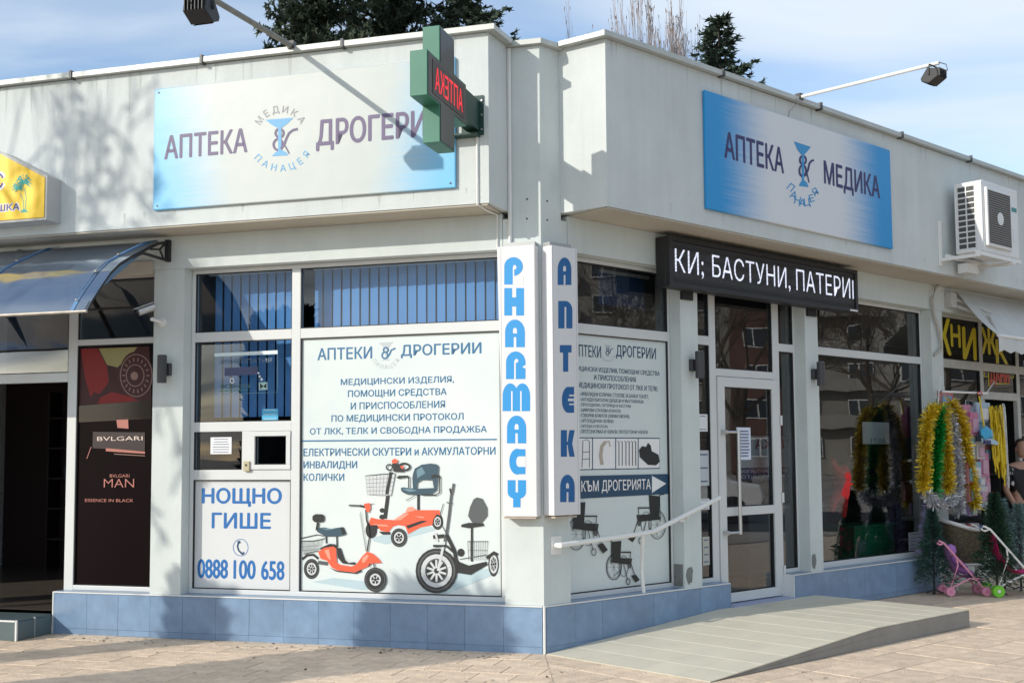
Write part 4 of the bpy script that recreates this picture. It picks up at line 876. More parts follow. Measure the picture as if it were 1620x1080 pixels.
T(pp, 'L', q + .009, 'BVLGARI', 118, 424, 312, 404, mat('poster_lettering', rgb(225, 205, 195), .3), bold=-.005, ox=110, oy=540, k=2.7, uz=None)
T(pp, 'L', q + .009, 'BVLGARI', 172, 580, 256, 566, PK, ox=110, oy=540, k=2.7); T(pp, 'L', q + .009, 'MAN', 146, 622, 276, 586, PK, bold=-.008, ox=110, oy=540, k=2.7); T(pp, 'L', q + .009, 'ESSENCE IN BLACK', 66, 684, 273, 672, PK, bold=.01, ox=110, oy=540, k=2.7)
# stickers and notices
def note(x0, y0, x1, y1, w, off, m, lines, label, name='notice', cat='notice', ink=None, ln=5):
    a = hit(x0, y1, w, off); b = hit(x1, y0, w, off); u0, u1 = sorted((a[0], b[0])); z0, z1 = a[1], b[1]
    th = thing(name, label, cat, P(w, u0, off, z0)); MB().wbox(w, u0, u1, off, off + .001, z0, z1).build('sheet', m, th)
    if ln:
        mb = MB(); h = (z1 - z0)
        for i in range(ln):
            zz = z1 - h * (.12 + .76 * i / max(1, ln - 1)); rr = R.uniform(.02, .25) * (u1 - u0)
            mb.wbox(w, u0 + .08 * (u1 - u0) + rr * .5, u1 - .08 * (u1 - u0) - rr * .5, off + .0012, off + .0016, zz - h * .022, zz + h * .022)
        mb.build('text_lines', ink or mat('ink', (.12, .14, .22), .6), th, kind='stuff' if False else None)
    return th
PAPER = mat('paper', (.72, .74, .76), .7)
o7 = GO + .003
note(333, 691, 366.5, 718, 'L', o7, PAPER, 0, 'small handwritten white notice taped inside the pane left of the hatch', ln=6)
stk = note(414.5, 646, 440, 664.5, 'L', o7, mat('sticker_blue', rgb(70, 165, 205), .4), 0, 'small light blue sticker in the lower corner of the blinds window', name='sticker', cat='sticker', ink=mat('ink_white', (.6, .7, .75), .5), ln=3)
bs = thing('window_sign', 'clear acrylic sign with a white top edge hanging in front of dark blue blinds', 'sign', P('L', 2.8, -.15, 2.4))
k2 = lambda x, y: (300 + x / 4.155, 420 + y / 4.155)
pr = Print('L', o7, 300, 420, 4.155)
pr.poly([(163, 577), (578, 556), (578, 582), (163, 601)], mat('pale_strip', (.62, .72, .74), .4)).line([(163, 600), (578, 580), (578, 832), (168, 846)], 3, mat('acrylic_edge', (.16, .3, .34), .4), True)
pr.poly([(230, 672), (448, 662), (448, 714), (230, 726)], mat('plum_blue', (.045, .06, .14), .4)).disc(452, 706, 6, 7, PAPER).disc(460, 728, 7, 8, PAPER).disc(473, 747, 8, 9, PAPER).poly([(455, 768), (510, 765), (512, 815), (456, 818)], mat('pale_teal', (.35, .55, .52), .5)).poly([(463, 772), (484, 792), (505, 772), (505, 808), (484, 794), (463, 812)], BK)
pr.ring(279, 756, 12, 15, 6, PAPER).line([(195, 824), (388, 816)], 5, mat('green_print', (.02, .20, .10), .5)); pr.build('acrylic_plate', bs)
T(bs, 'L', o7 + .003, 'ХОМЕОПАТИЯ', 196, 646, 540, 606, mat('dim_white', (.12, .18, .24), .5), bold=.01, ox=300, oy=420, k=4.155); T(bs, 'L', o7 + .003, 'BOIRON', 205, 808, 395, 775, mat('dim_green', (.06, .14, .13), .5), bold=.02, ox=300, oy=420, k=4.155)
o8 = GO + .0035
dn = note(1166, 676, 1187, 727, 'R', o8, mat('bluish_paper', (.62, .68, .80), .7), 0, 'white printed notice taped on the glass of the entrance door', ln=9)
bd = thing('window_poster', 'pale poster with red headline and navy band standing behind the door glass', 'poster', P('R', 3.1, -.3, 1.5))
u_a, z_a = hit(1168, 760, 'R', -.34); u_b, z_b = hit(1246, 690, 'R', -.34)
MB().wbox('R', u_a, u_b + .4, -.35, -.34, z_a, z_b).build('board', PAPER, bd); MB().wbox('R', u_a, u_b + .4, -.3398, -.339, z_a, z_a + .13).build('navy_band', mat('navy_band', (.02, .04, .20), .5), bd)
T(bd, 'R', -.338, 'АПТЕКА', 0, 0, 0, 0, mat('poster_red_ink', (.45, .03, .03), .5), bold=.03, uz=(u_b + .3, z_b - .13, u_a + .3, z_b - .03)); T(bd, 'R', -.338, 'ИЗПЪЛНЯВАМЕ РЕЦЕПТИ', 0, 0, 0, 0, PAPER, bold=.02, uz=(u_a + .05, z_a + .075, u_b + .3, z_a + .11)); T(bd, 'R', -.338, 'ОТ ЗДРАВНА КАСА', 0, 0, 0, 0, PAPER, bold=.02, uz=(u_a + .05, z_a + .02, u_b + .3, z_a + .055))
note(1104, 655, 1119, 682, 'R', o8, PAPER, 0, 'small pictogram sticker on the narrow side light left of the door', name='sticker', cat='sticker', ln=2)
note(1106, 712, 1121, 768, 'R', o8, mat('sticker_grey', (.5, .54, .58), .5), 0, 'pale grey information sticker below the pictogram on the narrow side light', name='sticker', cat='sticker', ln=3)
note(1107, 788, 1122, 806, 'R', o8, PAPER, 0, 'small white opening hours card low on the narrow side light', name='notice', ln=3)
note(1112, 848, 1122, 894, 'R', o8, mat('sticker_ygrey', (.45, .46, .42), .5), 0, 'tall faded sticker with yellow top at the bottom of the narrow side light', name='sticker', cat='sticker', ln=4)
note(1438, 840, 1459, 871, 'R', GO + .0035, mat('notice_grey', (.42, .44, .48), .6), 0, 'pale grey notice in the bottom right corner of the large shop window', ln=5)
wsn = note(1365, 668, 1406, 702, 'R', -.30, PAPER, 0, 'large white paper sheet hanging inside the big shop window', ln=0)
T(wsn, 'R', -.297, '17.0А', 0, 0, 0, 0, mat('ink', (.12, .14, .22), .6), bold=0, uz=(hit(1378, 702, 'R', -.297)[0], hit(1378, 701, 'R', -.297)[1], hit(1402, 701, 'R', -.297)[0], hit(1402, 693, 'R', -.297)[1]))

# ================================================================== FITTINGS
# mirrored red LED word on the cross (it faces along the wall)
REDL = mat('red_led', (0.85, 0.015, 0.03), .5, emit=0.65)
TXT.append(dict(parent=cr, w='L', off=0, s='АПТЕКА', m=REDL, bold=0.0, name='led_word', spacing=1.0, label=None, mode='fn', fn=lambda x, y: P('L', u0 - .0085, .875 + x * .61, 4.262 + y * .175)))

# left awning: curved polycarbonate canopy
aw = thing('door_canopy', 'curved blue polycarbonate canopy over the perfumery entrance', 'canopy', P('L', 3.52, 0, 3.5))
prof = [(0.03, 3.598), (0.19, 3.557), (.355, 3.483), (.589, 3.371), (.769, 3.276), (.898, 3.175), (1.04, 3.022), (1.145, 2.903), (1.216, 2.805)]
PC = bpy.data.materials.new('polycarbonate'); PC.use_nodes = True; t_ = PC.node_tree; t_.nodes.clear()
o_ = nd(t_, 'ShaderNodeOutputMaterial'); tr_ = nd(t_, 'ShaderNodeBsdfTransparent', inp={0: (.10, .16, .24, 1)}); gl_ = nd(t_, 'ShaderNodeBsdfGlossy', inp={0: (.8, .86, .95, 1), 'Roughness': .09}); df_ = nd(t_, 'ShaderNodeBsdfDiffuse', inp={0: (.13, .19, .28, 1)})
m1 = nd(t_, 'ShaderNodeMixShader', inp={0: .38}); m2 = nd(t_, 'ShaderNodeMixShader', inp={0: .55}); fr_ = nd(t_, 'ShaderNodeFresnel', inp={0: 1.55}); mu_ = nd(t_, 'ShaderNodeMath', operation='MULTIPLY_ADD', use_clamp=True, inp={1: 1.3, 2: .22})
tcn = nd(t_, 'ShaderNodeTexCoord'); nn = nd(t_, 'ShaderNodeTexNoise', inp={'Scale': 1.1, 'Detail': 2}); bp_ = nd(t_, 'ShaderNodeBump', inp={'Strength': .6, 'Distance': .06}); t_.links.new(tcn.outputs['Object'], nn.inputs['Vector']); t_.links.new(nn.outputs['Fac'], bp_.inputs['Height']); t_.links.new(bp_.outputs[0], gl_.inputs['Normal'])
t_.links.new(tr_.outputs[0], m1.inputs[1]); t_.links.new(df_.outputs[0], m1.inputs[2]); t_.links.new(fr_.outputs[0], mu_.inputs[0]); t_.links.new(mu_.outputs[0], m2.inputs[0]); t_.links.new(m1.outputs[0], m2.inputs[1]); t_.links.new(gl_.outputs[0], m2.inputs[2]); t_.links.new(m2.outputs[0], o_.inputs[0])
mb = MB(); us = [3.52 + i * .5 for i in range(11)]
for i in range(len(us) - 1):
    for j in range(len(prof) - 1):
        b = len(mb.v); mb.v += [P('L', us[i], *prof[j]), P('L', us[i + 1], *prof[j]), P('L', us[i + 1], *prof[j + 1]), P('L', us[i], *prof[j + 1])]; mb.f.append((b, b + 1, b + 2, b + 3)); mb.mi.append(0)
sh = mb.build('curved_sheet', PC, aw)
bm = bmesh.new(); bm.from_mesh(sh.data); bmesh.ops.remove_doubles(bm, verts=bm.verts, dist=1e-4); bm.to_mesh(sh.data); bm.free(); sh.data.shade_smooth()
ALU = mat('aged_aluminium', (.50, .46, .40), .45, metal=.5, var=.3, vscale=10)
MB().tube([P('L', 3.51, 1.218, 2.803), P('L', 8.5, 1.218, 2.803)], .013, n=8).build('front_rail', ALU, aw)
for u in (3.66, 4.72, 6.3): MB().hexa([P('L', u - .018, o, z + .004) for o, z in prof] + [P('L', u + .018, o, z + .004) for o, z in reversed(prof)], [P('L', u - .018, o, z + .009) for o, z in prof] + [P('L', u + .018, o, z + .009) for o, z in reversed(prof)]).build('clamp_strip', mat('blue_strip', (.12, .24, .42), .3), aw)
for u in (3.66, 4.72, 6.3):
    for j in (3, 5, 7): MB().cyl(P('L', u, prof[j][0], prof[j][1] + .008), (0, 0, 1), .016, .008, n=8).build('screw', ALU, aw)
for u in (3.535, 5.15, 6.9):
    b = MB(); b.wbox('L', u - .02, u + .02, .002, .05, 3.40, 3.60); b.tube([P('L', u, o, z - .02) for o, z in prof], .014, n=6); b.tube([P('L', u, .05, 3.41), P('L', u, .42, 3.415), P('L', u, .56, 3.36)], .014, n=6)
    b.tube([P('L', u, .05, 3.58), P('L', u, .16, 3.49), P('L', u, .30, 3.47)], .010, n=6).tube([P('L', u, .16, 3.49), P('L', u, .10, 3.42)], .010, n=6); b.build('bracket', BLACK, aw)

# white cloth awning of the toy shop
CL = mat('white_canvas', (.60, .61, .60), .85, var=.12, vscale=2.5, bump=.3, bscale=6)
ar = thing('fabric_awning', 'white canvas awning with pleated valance over the toy shop', 'awning', P('R', 7.1, 0, 3.5))
b = MB(); n = 40; pts = []
for i in range(n + 1):
    u = 7.0 + i * .10; wv_ = .02 * math.sin(i * .9) + .012 * math.sin(i * 2.3)
    pts.append([(P('R', u + .12 * (1 - t_), .04 + .56 * t_, 3.60 - .60 * t_ + wv_ * t_ - .05 * math.sin(math.pi * t_))) for t_ in (0, .25, .5, .75, 1)] + [P('R', u, .605 + .010 * math.sin(i * 2.1), 2.93 + wv_), P('R', u, .605 + .02 * math.sin(i * 2.1), 2.80 + .035 * abs(math.sin(i * 1.05)))])
for i in range(n):
    for j in range(6): b.face([pts[i][j], pts[i + 1][j], pts[i + 1][j + 1], pts[i][j + 1]])
o = b.build('canvas', CL, ar)
bm = bmesh.new(); bm.from_mesh(o.data); bmesh.ops.remove_doubles(bm, verts=bm.verts, dist=1e-4); bm.to_mesh(o.data); bm.free(); o.data.shade_smooth()
MB().tube([P('R', 7.0, .60, 3.0), P('R', 11.0, .60, 3.0)], .02, n=8).build('front_bar', WHITE, ar)
MB().tube([P('R', 6.98, .0, 3.44), P('R', 7.35, .33, 3.27), P('R', 7.05, .58, 3.0)], .022, n=8).wbox('R', 6.88, 7.02, .002, .09, 3.38, 3.56).build('folding_arm', OLDW, ar)
MB().tube([P('R', 6.99, .0, 3.52), P('R', 7.5, .30, 3.34)], .018, n=8).build('folding_arm', OLDW, ar)

# floodlights on arms
def flood(w, u, o0, z0, o1, z1, r, label, s=1.0, m=ALU):
    th = thing('floodlight', label, 'floodlight', P(w, u, o0, z0)); b = MB(); b.tube([P(w, u, .1, z0 + (z0 - z1) * .1), P(w, u, o1 + .06, z1)], r, n=12); b.build('arm', m, th, smooth=False)
    c = P(w, u, o1, z1 - .13 * s)
    q = MB(); f = (P(w, u + .09 * s, 0) - P(w, u, 0))
    q.tube([P(w, u - .10 * s, o1, z1 - .13 * s), P(w, u - .10 * s, o1 + .01, z1 - .02), P(w, u + .10 * s, o1 + .01, z1 - .02), P(w, u + .10 * s, o1, z1 - .13 * s)], .009 * s, n=6); q.build('yoke', BLACK, th)
    pr_ = [(-.10, -.02), (-.02, .085), (.085, .05), (.10, -.03), (-.01, -.09), (-.09, -.055)]
    h = MB(); h.hexa([P(w, u - .09 * s, o1 + a * s, z1 - .13 * s + z * s) for a, z in pr_], [P(w, u + .09 * s, o1 + a * s, z1 - .13 * s + z * s) for a, z in pr_]); h.build('lamp_housing', BLACK, th, bevel=.006)
    g_ = MB(); g_.face([P(w, u - .08 * s, o1 + (-.106) * s, z1 + (-.13 - .02) * s), P(w, u + .08 * s, o1 + (-.106) * s, z1 + (-.13 - .02) * s), P(w, u + .08 * s, o1 + (-.02) * s, z1 + (-.13 - .095) * s), P(w, u - .08 * s, o1 + (-.02) * s, z1 + (-.13 - .095) * s)]); g_.build('lamp_glass', mat('lamp_glass', (.25, .25, .24), .15, metal=.3), th)
    fn = MB()
    for i in range(6): fn.wbox(w, u - .075 * s + i * .028 * s, u - .069 * s + i * .028 * s, o1 + .03 * s, o1 + .115 * s, z1 - .16 * s, z1 - .07 * s)
    fn.build('cooling_fins', BLACK, th)
    cb = MB(); cb.tube([P(w, u, o1 + .05, z1 + .01), P(w, u + .03, o1 + .13 * s, z1 - .02), P(w, u + .02, o1 + .15 * s, z1 - .09 * s), P(w, u, o1 + .10 * s, z1 - .14 * s)], .004, n=5); cb.build('cable', BLACK, th)
    cl = MB(); cl.wbox(w, u - .03, u + .03, o0 - .06, o0, z0 - .035, z0 + .03); cl.build('clamp', DKGREY, th)
    return th
flood('L', 2.085, .46, 5.135, 1.87, 5.045, .023, 'black floodlight on a grey pole above the АПТЕКА ДРОГЕРИ banner', 1.05, mat('weathered_pole', (.24, .23, .20), .6, var=.3, vscale=12))
flood('R', 3.106, .52, 5.13, 1.90, 5.10, .017, 'small black floodlight on a thin white pole above the АПТЕКА МЕДИКА banner', .85, WHITE)

# air conditioner
ac = thing('air_conditioner', 'white outdoor air conditioning unit with side grille on a wall bracket', 'air conditioner', P('R', 6.5, .45, 4.2))
AU0, AU1, AO0, AO1, AZ0, AZ1 = 6.11, 7.02, .555, .885, 3.875, 4.70
ACW = mat('appliance_white', (.74, .745, .74), .4, var=.04)
MB().wbox('R', AU0 + .012, AU1, AO0, AO1, AZ0, AZ1).build('casing', ACW, ac, bevel=.012)
sg = MB(); rows, cw = 11, None
gz0, gz1, ga, gb = AZ0 + .05, AZ1 - .05, AO0 + .035, AO1 - .085
MB().wbox('R', AU0 + .008, AU0 + .0115, ga, gb, gz0, gz1).build('coil', mat('coil_fins', (.10, .10, .095), .6, var=.5, vscale=60), ac)
for i in range(rows + 1):
    z = gz0 + (gz1 - gz0) * i / rows; sg.wbox('R', AU0 - .004, AU0 + .008, ga, gb, z - .007, z + .007)
for o_ in (ga, (ga + gb) / 2, gb): sg.wbox('R', AU0 - .0045, AU0 + .0078, o_ - .006, o_ + .006, gz0, gz1)
sg.build('side_grille', ACW, ac)
sg = MB()
for (a, b_, c, d) in ((ga - .03, ga - .008, AZ0 + .01, AZ1 - .01), (gb + .008, AO1 - .004, AZ0 + .01, AZ1 - .01), (ga - .008, gb + .008, AZ0 + .01, gz0 - .008), (ga - .008, gb + .008, gz1 + .008, AZ1 - .01)): sg.wbox('R', AU0 - .0035, AU0 + .0115, a, b_, c, d)
sg.build('side_panel', ACW, ac)
fu0, fu1, fz0, fz1 = AU0 + .05, AU0 + .66, AZ0 + .07, AZ1 - .08
MB().wbox('R', fu0, fu1, AO1 + .001, AO1 + .035, fz0, fz1).build('fan_surround', ACW, ac, bevel=.008)
MB().wbox('R', fu0 + .03, fu1 - .03, AO1 + .0352, AO1 + .037, fz0 + .03, fz1 - .03).build('fan_opening', mat('fan_dark', (.06, .055, .05), .6, var=.5, vscale=5), ac)
gg = MB(); cu, cz = (fu0 + fu1) / 2, (fz0 + fz1) / 2
for i in range(24): z = fz0 + .035 + (fz1 - fz0 - .07) * i / 23; gg.wbox('R', fu0 + .03, fu1 - .03, AO1 + .0375, AO1 + .040, z - .0025, z + .0025)
gg.build('fan_guard', mat('guard_grey', (.42, .40, .37), .5), ac)
MB().cyl(P('R', cu, AO1 + .0405, cz), NN['R'], .075, .004, n=20).build('fan_hub', ACW, ac)
MB().wbox('R', AU1 - .17, AU1 - .04, AO1 + .001, AO1 + .003, AZ1 - .27, AZ1 - .22).build('badge', mat('badge_teal', (.05, .25, .25), .5), ac)
MB().wbox('R', AU1 - .15, AU1 - .03, AO1 + .001, AO1 + .003, AZ0 + .2, AZ0 + .36).build('rating_label', PAPER, ac)
for u in (5.92, 6.80):
    MB().wbox('R', u - .022, u + .022, .452, .475, 3.74, 4.26).wbox('R', u - .022, u + .022, .475, .92, 3.79, 3.825).build('bracket', WHITE, ac)
MB().wbox('R', 5.95, 7.05, .50, .53, 3.826, 3.87).wbox('R', 5.95, 7.05, .86, .89, 3.826, 3.87).build('support_rail', WHITE, ac)
MB().wbox('R', 6.25, 6.5, .50, .62, 3.68, 3.79).build('pipe_cover', ACW, ac)
pp_ = [(1536, 430, .45), (1527, 437, .34), (1510, 440, .2), (1493, 445, .07), (1480, 456, .04), (1475, 472, .035), (1477, 497, .035), (1484, 517, .035), (1489, 540, .035), (1489, 552, .035), (1483, 558, .03), (1477, 562, .01)]
MB().tube([A(x, y, o) for x, y, o in pp_], .018, n=8).build('refrigerant_pipe', mat('pipe_wrap', (.48, .46, .42), .8, var=.2, vscale=8), ac, smooth=False)

# surveillance camera
cc = thing('surveillance_camera', 'small silver surveillance camera on the pilaster under the canopy', 'camera', A(258, 510, 0, 'L'))
cw = A(258, 510, .002, 'L'); MB().cyl(cw, NN['L'], .042, .018, n=16).build('base', WHITE, cc)
jn = A(241, 505, .09, 'L'); MB().tube([cw + NN['L'] * .018, cw + NN['L'] * .05, jn], .014, n=8).build('arm', WHITE, cc)
MB().lathe(jn, [(.0, -.02), (.018, -.012), (.02, 0), (.018, .012), (0, .02)], n=10).build('joint', WHITE, cc, smooth=True)
p0 = A(244, 485, .10, 'L'); p1 = A(219, 494, .20, 'L'); d = (p1 - p0).normalized()
MB().tube([p0, p1], .034, n=14).build('body', STEEL, cc); MB().tube([p1 + d * .001, p1 + d * .006], .030, n=14).build('lens', BLACK, cc)
sd = d.cross(Vector((0, 0, 1))).normalized(); up = sd.cross(d)
MB().hexa([p0 + sd * .038 + up * .036, p1 + d * .03 + sd * .038 + up * .036, p1 + d * .03 - sd * .038 + up * .036, p0 - sd * .038 + up * .036], [p0 + sd * .038 + up * .041, p1 + d * .03 + sd * .038 + up * .041, p1 + d * .03 - sd * .038 + up * .041, p0 - sd * .038 + up * .041]).build('sunshade', STEEL, cc)

# wall lights
def wlight(w, u, z, h, label):
    th = thing('wall_lamp', label, 'wall lamp', P(w, u, 0, z)); MB().wbox(w, u - .045, u + .045, .002, .045, z - .055, z + .055).build('mount', DKGREY, th, bevel=.004)
    MB().cyl(P(w, u, .095, z - h / 2), (0, 0, 1), .042, h, n=20).build('lamp_body', DKGREY, th)
    MB().cyl(P(w, u, .095, z + h / 2 + .0005), (0, 0, 1), .034, .003, n=16).build('upper_lens', mat('lens', (.3, .3, .28), .2), th)
wlight('L', 3.535, 2.41, .25, 'dark grey up and down wall lamp on the pilaster beside the perfume poster')
wlight('R', 1.955, 2.44, .25, 'dark grey up and down wall lamp on the pilaster left of the entrance door')
wlight('R', 3.975, 2.44, .25, 'dark grey up and down wall lamp on the pilaster right of the entrance door')
bl = thing('door_bell', 'small beige bell push box on the window bar beside the service hatch', 'bell', P('L', 2.80, FO, 1.52))
x0 = hit(392, 737, 'L', FO); MB().wbox('L', x0[0] - .03, x0[0] + .03, FO + .001, FO + .03, x0[1] - .045, x0[1] + .045).build('case', mat('beige_plastic', (.45, .40, .26), .5), bl, bevel=.004); MB().cyl(P('L', x0[0], FO + .03, x0[1] + .01), NN['L'], .010, .004, n=10).build('button', BLACK, bl)

# handrail
hr = thing('handrail', 'white tubular handrail sloping up beside the ramp to the door', 'handrail', P('R', .5, 0, .9))
a = A(879, 862, .012); b_ = A(886, 862, .08); c = A(1006, 845, .085); d = A(1033, 840.5, .085); e = A(1138, 787, .085)
MB().tube([a, b_, c, d, e], .021, n=12).build('rail', WHITE, hr, smooth=False)
ub, zb_ = hit(879, 862, 'R', 0); MB().wbox('R', ub - .06, ub + .06, .001, .010, zb_ - .075, zb_ + .075).build('wall_plate', WHITE, hr)
pt = A(1017, 843, .085); uf = hit(1018, 934, 'R', -.02)[0]; MB().tube([pt, P('R', uf - .02, -.02, .60), P('R', uf, -.02, .389)], .018, n=10).build('post', WHITE, hr)
uc_, zc_ = hit(1083, 815, 'R', .03); MB().tube([P('R', uc_, .0, zc_ - .03), P('R', uc_ - .02, .085, zc_ - .02), P('R', uc_ - .02, .085, zc_ + .01)], .010, n=8).wbox('R', uc_ - .03, uc_ + .03, .001, .007, zc_ - .06, zc_).build('wall_bracket', WHITE, hr)

# conduits
def pipe(name, label, pts, r, m=WHITE, n=8):
    th = MB().tube(pts, r, n=n).build(name, m); tag(th, label, 'pipe'); return th
up_ = .262
pipe('conduit', 'white square conduit running down the corner pillar beside the left parapet', [P('L', up_, .018, 5.05), P('L', up_, .018, 3.352)], .016, WHITE, 4)
pipe('conduit', 'thin white cable trunking running from the green cross down under the left parapet', [P('L', .425, .392, 4.2), P('L', .425, .392, 3.64), P('L', .40, .20, 3.628), P('L', .375, .012, 3.628), P('L', .375, .012, 3.35), P('L', .28, .012, 3.345)], .010, WHITE, 4)
pipe('cable', 'thin black cable drooping from the small floodlight pole over the right parapet', [P('R', 3.02, .50, 5.12), P('R', 3.03, .53, 5.05), P('R', 2.98, .456, 4.97), P('R', 2.96, .456, 4.90)], .004, mat('cable_grey', (.3, .3, .3), .7), 5)

# blinds
SLAT = mat('blue_blind_fabric', rgb(112, 156, 206), .8, var=.05, rnd=.12); DKB = mat('dark_blue_blind', rgb(40, 78, 120), .85, rnd=.15)
def blinds(w, u0_, u1_, z0_, z1_, off, m, label, tilt=-7, step=.0915):
    th = thing('vertical_blind', label, 'blind', P(w, (u0_ + u1_) / 2, off, z1_)); MB().wbox(w, u0_, u1_, off - .02, off + .02, z1_, z1_ + .03).build('head_rail', WHITE, th)
    n = int((u1_ - u0_) / step); me = None
    for i in range(n):
        u = u0_ + step * (i + .5)
        if me is None:
            c0 = P(w, u, off, z0_); q = Matrix.Rotation(rad(tilt), 3, 'Z') @ UU[w]; mb = MB(); hw = .0405; nn_ = Vector((-q.y, q.x, 0)) * .0006
            mb.hexa([-q * hw - nn_, q * hw - nn_, q * hw + nn_, -q * hw + nn_], [-q * hw - nn_ + Vector((0, 0, z1_ - z0_)), q * hw - nn_ + Vector((0, 0, z1_ - z0_)), q * hw + nn_ + Vector((0, 0, z1_ - z0_)), -q * hw + nn_ + Vector((0, 0, z1_ - z0_))])
            me = bpy.data.meshes.new('slat'); me.from_pydata(mb.v, [], mb.f); me.materials.append(m)
        o = link('slat', me, th, P(w, u, off, z0_) - th.location); o.rotation_euler = (0, 0, rad(R.uniform(-3, 3)))
    return th
blinds('L', .42, 2.25, 1.2, 3.31, -.36, SLAT, 'light blue vertical blind in the wide upper window over the scooter poster')
blinds('L', 2.36, 3.33, 1.98, 3.31, -.36, SLAT, 'blue vertical blind behind the smaller windows over the service hatch')
blinds('R', 1.05, 1.74, 2.98, 3.27, -.34, DKB, 'short dark blue blind behind the window right of the АПТЕКА lightbox')

# ================================================================== INTERIORS
SHELFW = mat('dark_wood', (.02, .01, .008), .6, var=.3); MET = mat('shelf_metal', (.25, .26, .27), .5)
def shelf(w, u0_, u1_, off0, off1, zs, m, label):
    th = thing('shelf_unit', label, 'shelf', P(w, (u0_ + u1_) / 2, (off0 + off1) / 2, .17)); 
    for z in zs: MB().wbox(w, u0_, u1_, off0, off1, z - .012, z + .012).build('shelf', m, th)
    for u in (u0_, u1_): MB().wbox(w, u - .015, u + .015, off0, off1, .17, zs[-1] + .35).build('side_panel', m, th)
    return th
shelf('L', 4.3, 7.9, -4.19, -3.95, (.55, .95, 1.35, 1.75, 2.15), SHELFW, 'dark wooden perfume shelves inside the left shop')
ORD = ['first', 'second', 'third', 'fourth', 'fifth', 'sixth', 'seventh', 'eighth', 'ninth', 'tenth', 'eleventh', 'twelfth', 'thirteenth', 'fourteenth', 'fifteenth', 'sixteenth', 'seventeenth', 'eighteenth', 'nineteenth', 'twentieth'] + ['later'] * 30
pc = [mat('box_%s' % n_, c_, .4) for n_, c_ in (('white', (.55, .55, .50)), ('red', (.35, .03, .03)), ('amber', (.35, .20, .08)), ('blue', (.02, .04, .08)), ('grey', (.08, .08, .08)))]
def stock(name, cat, grp, zs, ua, ub, w, o0_, o1_, place, gap, hs, ws, mats=pc):
    for si, z in enumerate(zs):
        u = ua; k_ = 0
        while u < ub:
            hgt = R.uniform(*hs); wd = R.uniform(*ws); m_ = R.choice(mats)
            o = MB().wbox(w, u, u + wd, o0_, o1_, z + .013, z + .013 + hgt).build(name, m_)
            tag(o, '%s %s %s, %s along the %s shelf from the floor' % (m_.name.split('_')[1].split('.')[0], cat, place, ORD[k_], ORD[si]), cat, grp); u += wd + R.uniform(*gap); k_ += 1
stock('perfume_carton', 'carton', 'perfume cartons on the dark shelves', (.55, .95, 1.35, 1.75, 2.15), 4.45, 7.7, 'L', -4.15, -4.05, 'in the left shop', (.06, .35), (.10, .26), (.05, .13))
shelf('R', 4.4, 6.4, -3.18, -2.9, (.6, 1.0, 1.4, 1.8, 2.2), MET, 'pale metal medicine shelves at the back of the pharmacy')
stock('medicine_box', 'box', 'medicine boxes on the metal shelves', (.6, 1.0, 1.4, 1.8), 4.5, 6.2, 'R', -3.1, -2.98, 'behind the pharmacy counter', (.03, .2), (.08, .24), (.06, .2))
ct = thing('shop_counter', 'low dark counter with glass front behind the large shop window', 'counter', P('R', 5.5, -1.6, .17))
MB().wbox('R', 4.7, 6.4, -1.9, -1.4, .17, .95).build('body', mat('counter_grey', (.14, .17, .18), .4), ct); MB().wbox('R', 4.65, 6.42, -1.95, -1.36, .952, .985).build('top', mat('counter_top', (.35, .38, .38), .3), ct)
def A2(x, y, off, w='R'): return A(x, y, off, w)
gb_ = thing('storage_crate', 'green crate on the floor inside the large shop window', 'crate', A2(1385, 875, -.75))
u_a, z_a = hit(1353, 878, 'R', -.4); u_b, z_b = hit(1414, 826, 'R', -.4)
MB().wbox('R', u_a, u_b, -.8, -.4, .17, z_b - .03).build('body', mat('green_plastic', (.01, .26, .12), .45, var=.3, vscale=4), gb_, bevel=.01); MB().wbox('R', u_a - .02, u_b + .02, -.82, -.38, z_b - .03, z_b).build('rim', mat('green_rim', (.02, .22, .11), .4), gb_, bevel=.006)
# red cloth figure hanging inside the window
def skin_fig(name, verts, edges, radii, m, parent, root=0, sub=2, subparts=None):
    me = bpy.data.meshes.new(name); o0 = origin_of(parent); me.from_pydata([Vector(v) - o0 for v in verts], edges, []); o = link(name, me, parent); me.materials.append(m)
    sk = o.modifiers.new('skin', 'SKIN'); sk.use_smooth_shade = True; lay = me.skin_vertices[0].data if me.skin_vertices else None
    if lay is None:
        bm = bmesh.new(); bm.from_mesh(me); bm.verts.layers.skin.verify(); bm.to_mesh(me); bm.free(); lay = me.skin_vertices[0].data
    for i, r in enumerate(radii): lay[i].radius = r if isinstance(r, tuple) else (r, r)
    for i in range(len(verts)): lay[i].use_root = (i == root)
    ss = o.modifiers.new('subdivision', 'SUBSURF'); ss.levels = sub; ss.render_levels = sub
    return o
RC = mat('red_cloth', (.80, .03, .03), .8, var=.3, vscale=8)
rd = thing('cloth_doll', 'red cloth doll hanging inside the large shop window', 'doll', A2(1330, 770, -.35))
V = [A2(x, y, -.22) for x, y in ((1331, 775), (1333, 752), (1336, 735), (1322, 742), (1315, 725), (1318, 790), (1316, 812), (1333, 800), (1334, 820), (1342, 762))]
skin_fig('body', V, [(0, 1), (1, 2), (1, 3), (3, 4), (0, 5), (5, 6), (0, 7), (7, 8), (1, 9)], [.09, .085, .05, .05, .03, .06, .035, .06, .035, .05], RC, rd)
MB().lathe(A2(1323, 757, -.27), [(0, -.05), (.04, -.035), (.055, 0), (.04, .035), (0, .05)], n=14).build('head', mat('doll_gold', (.35, .22, .08), .6), rd, smooth=True)
fg = thing('display_mannequin', 'dark cloth covered display stand inside the large shop window', 'mannequin', A2(1372, 800, -1.0))
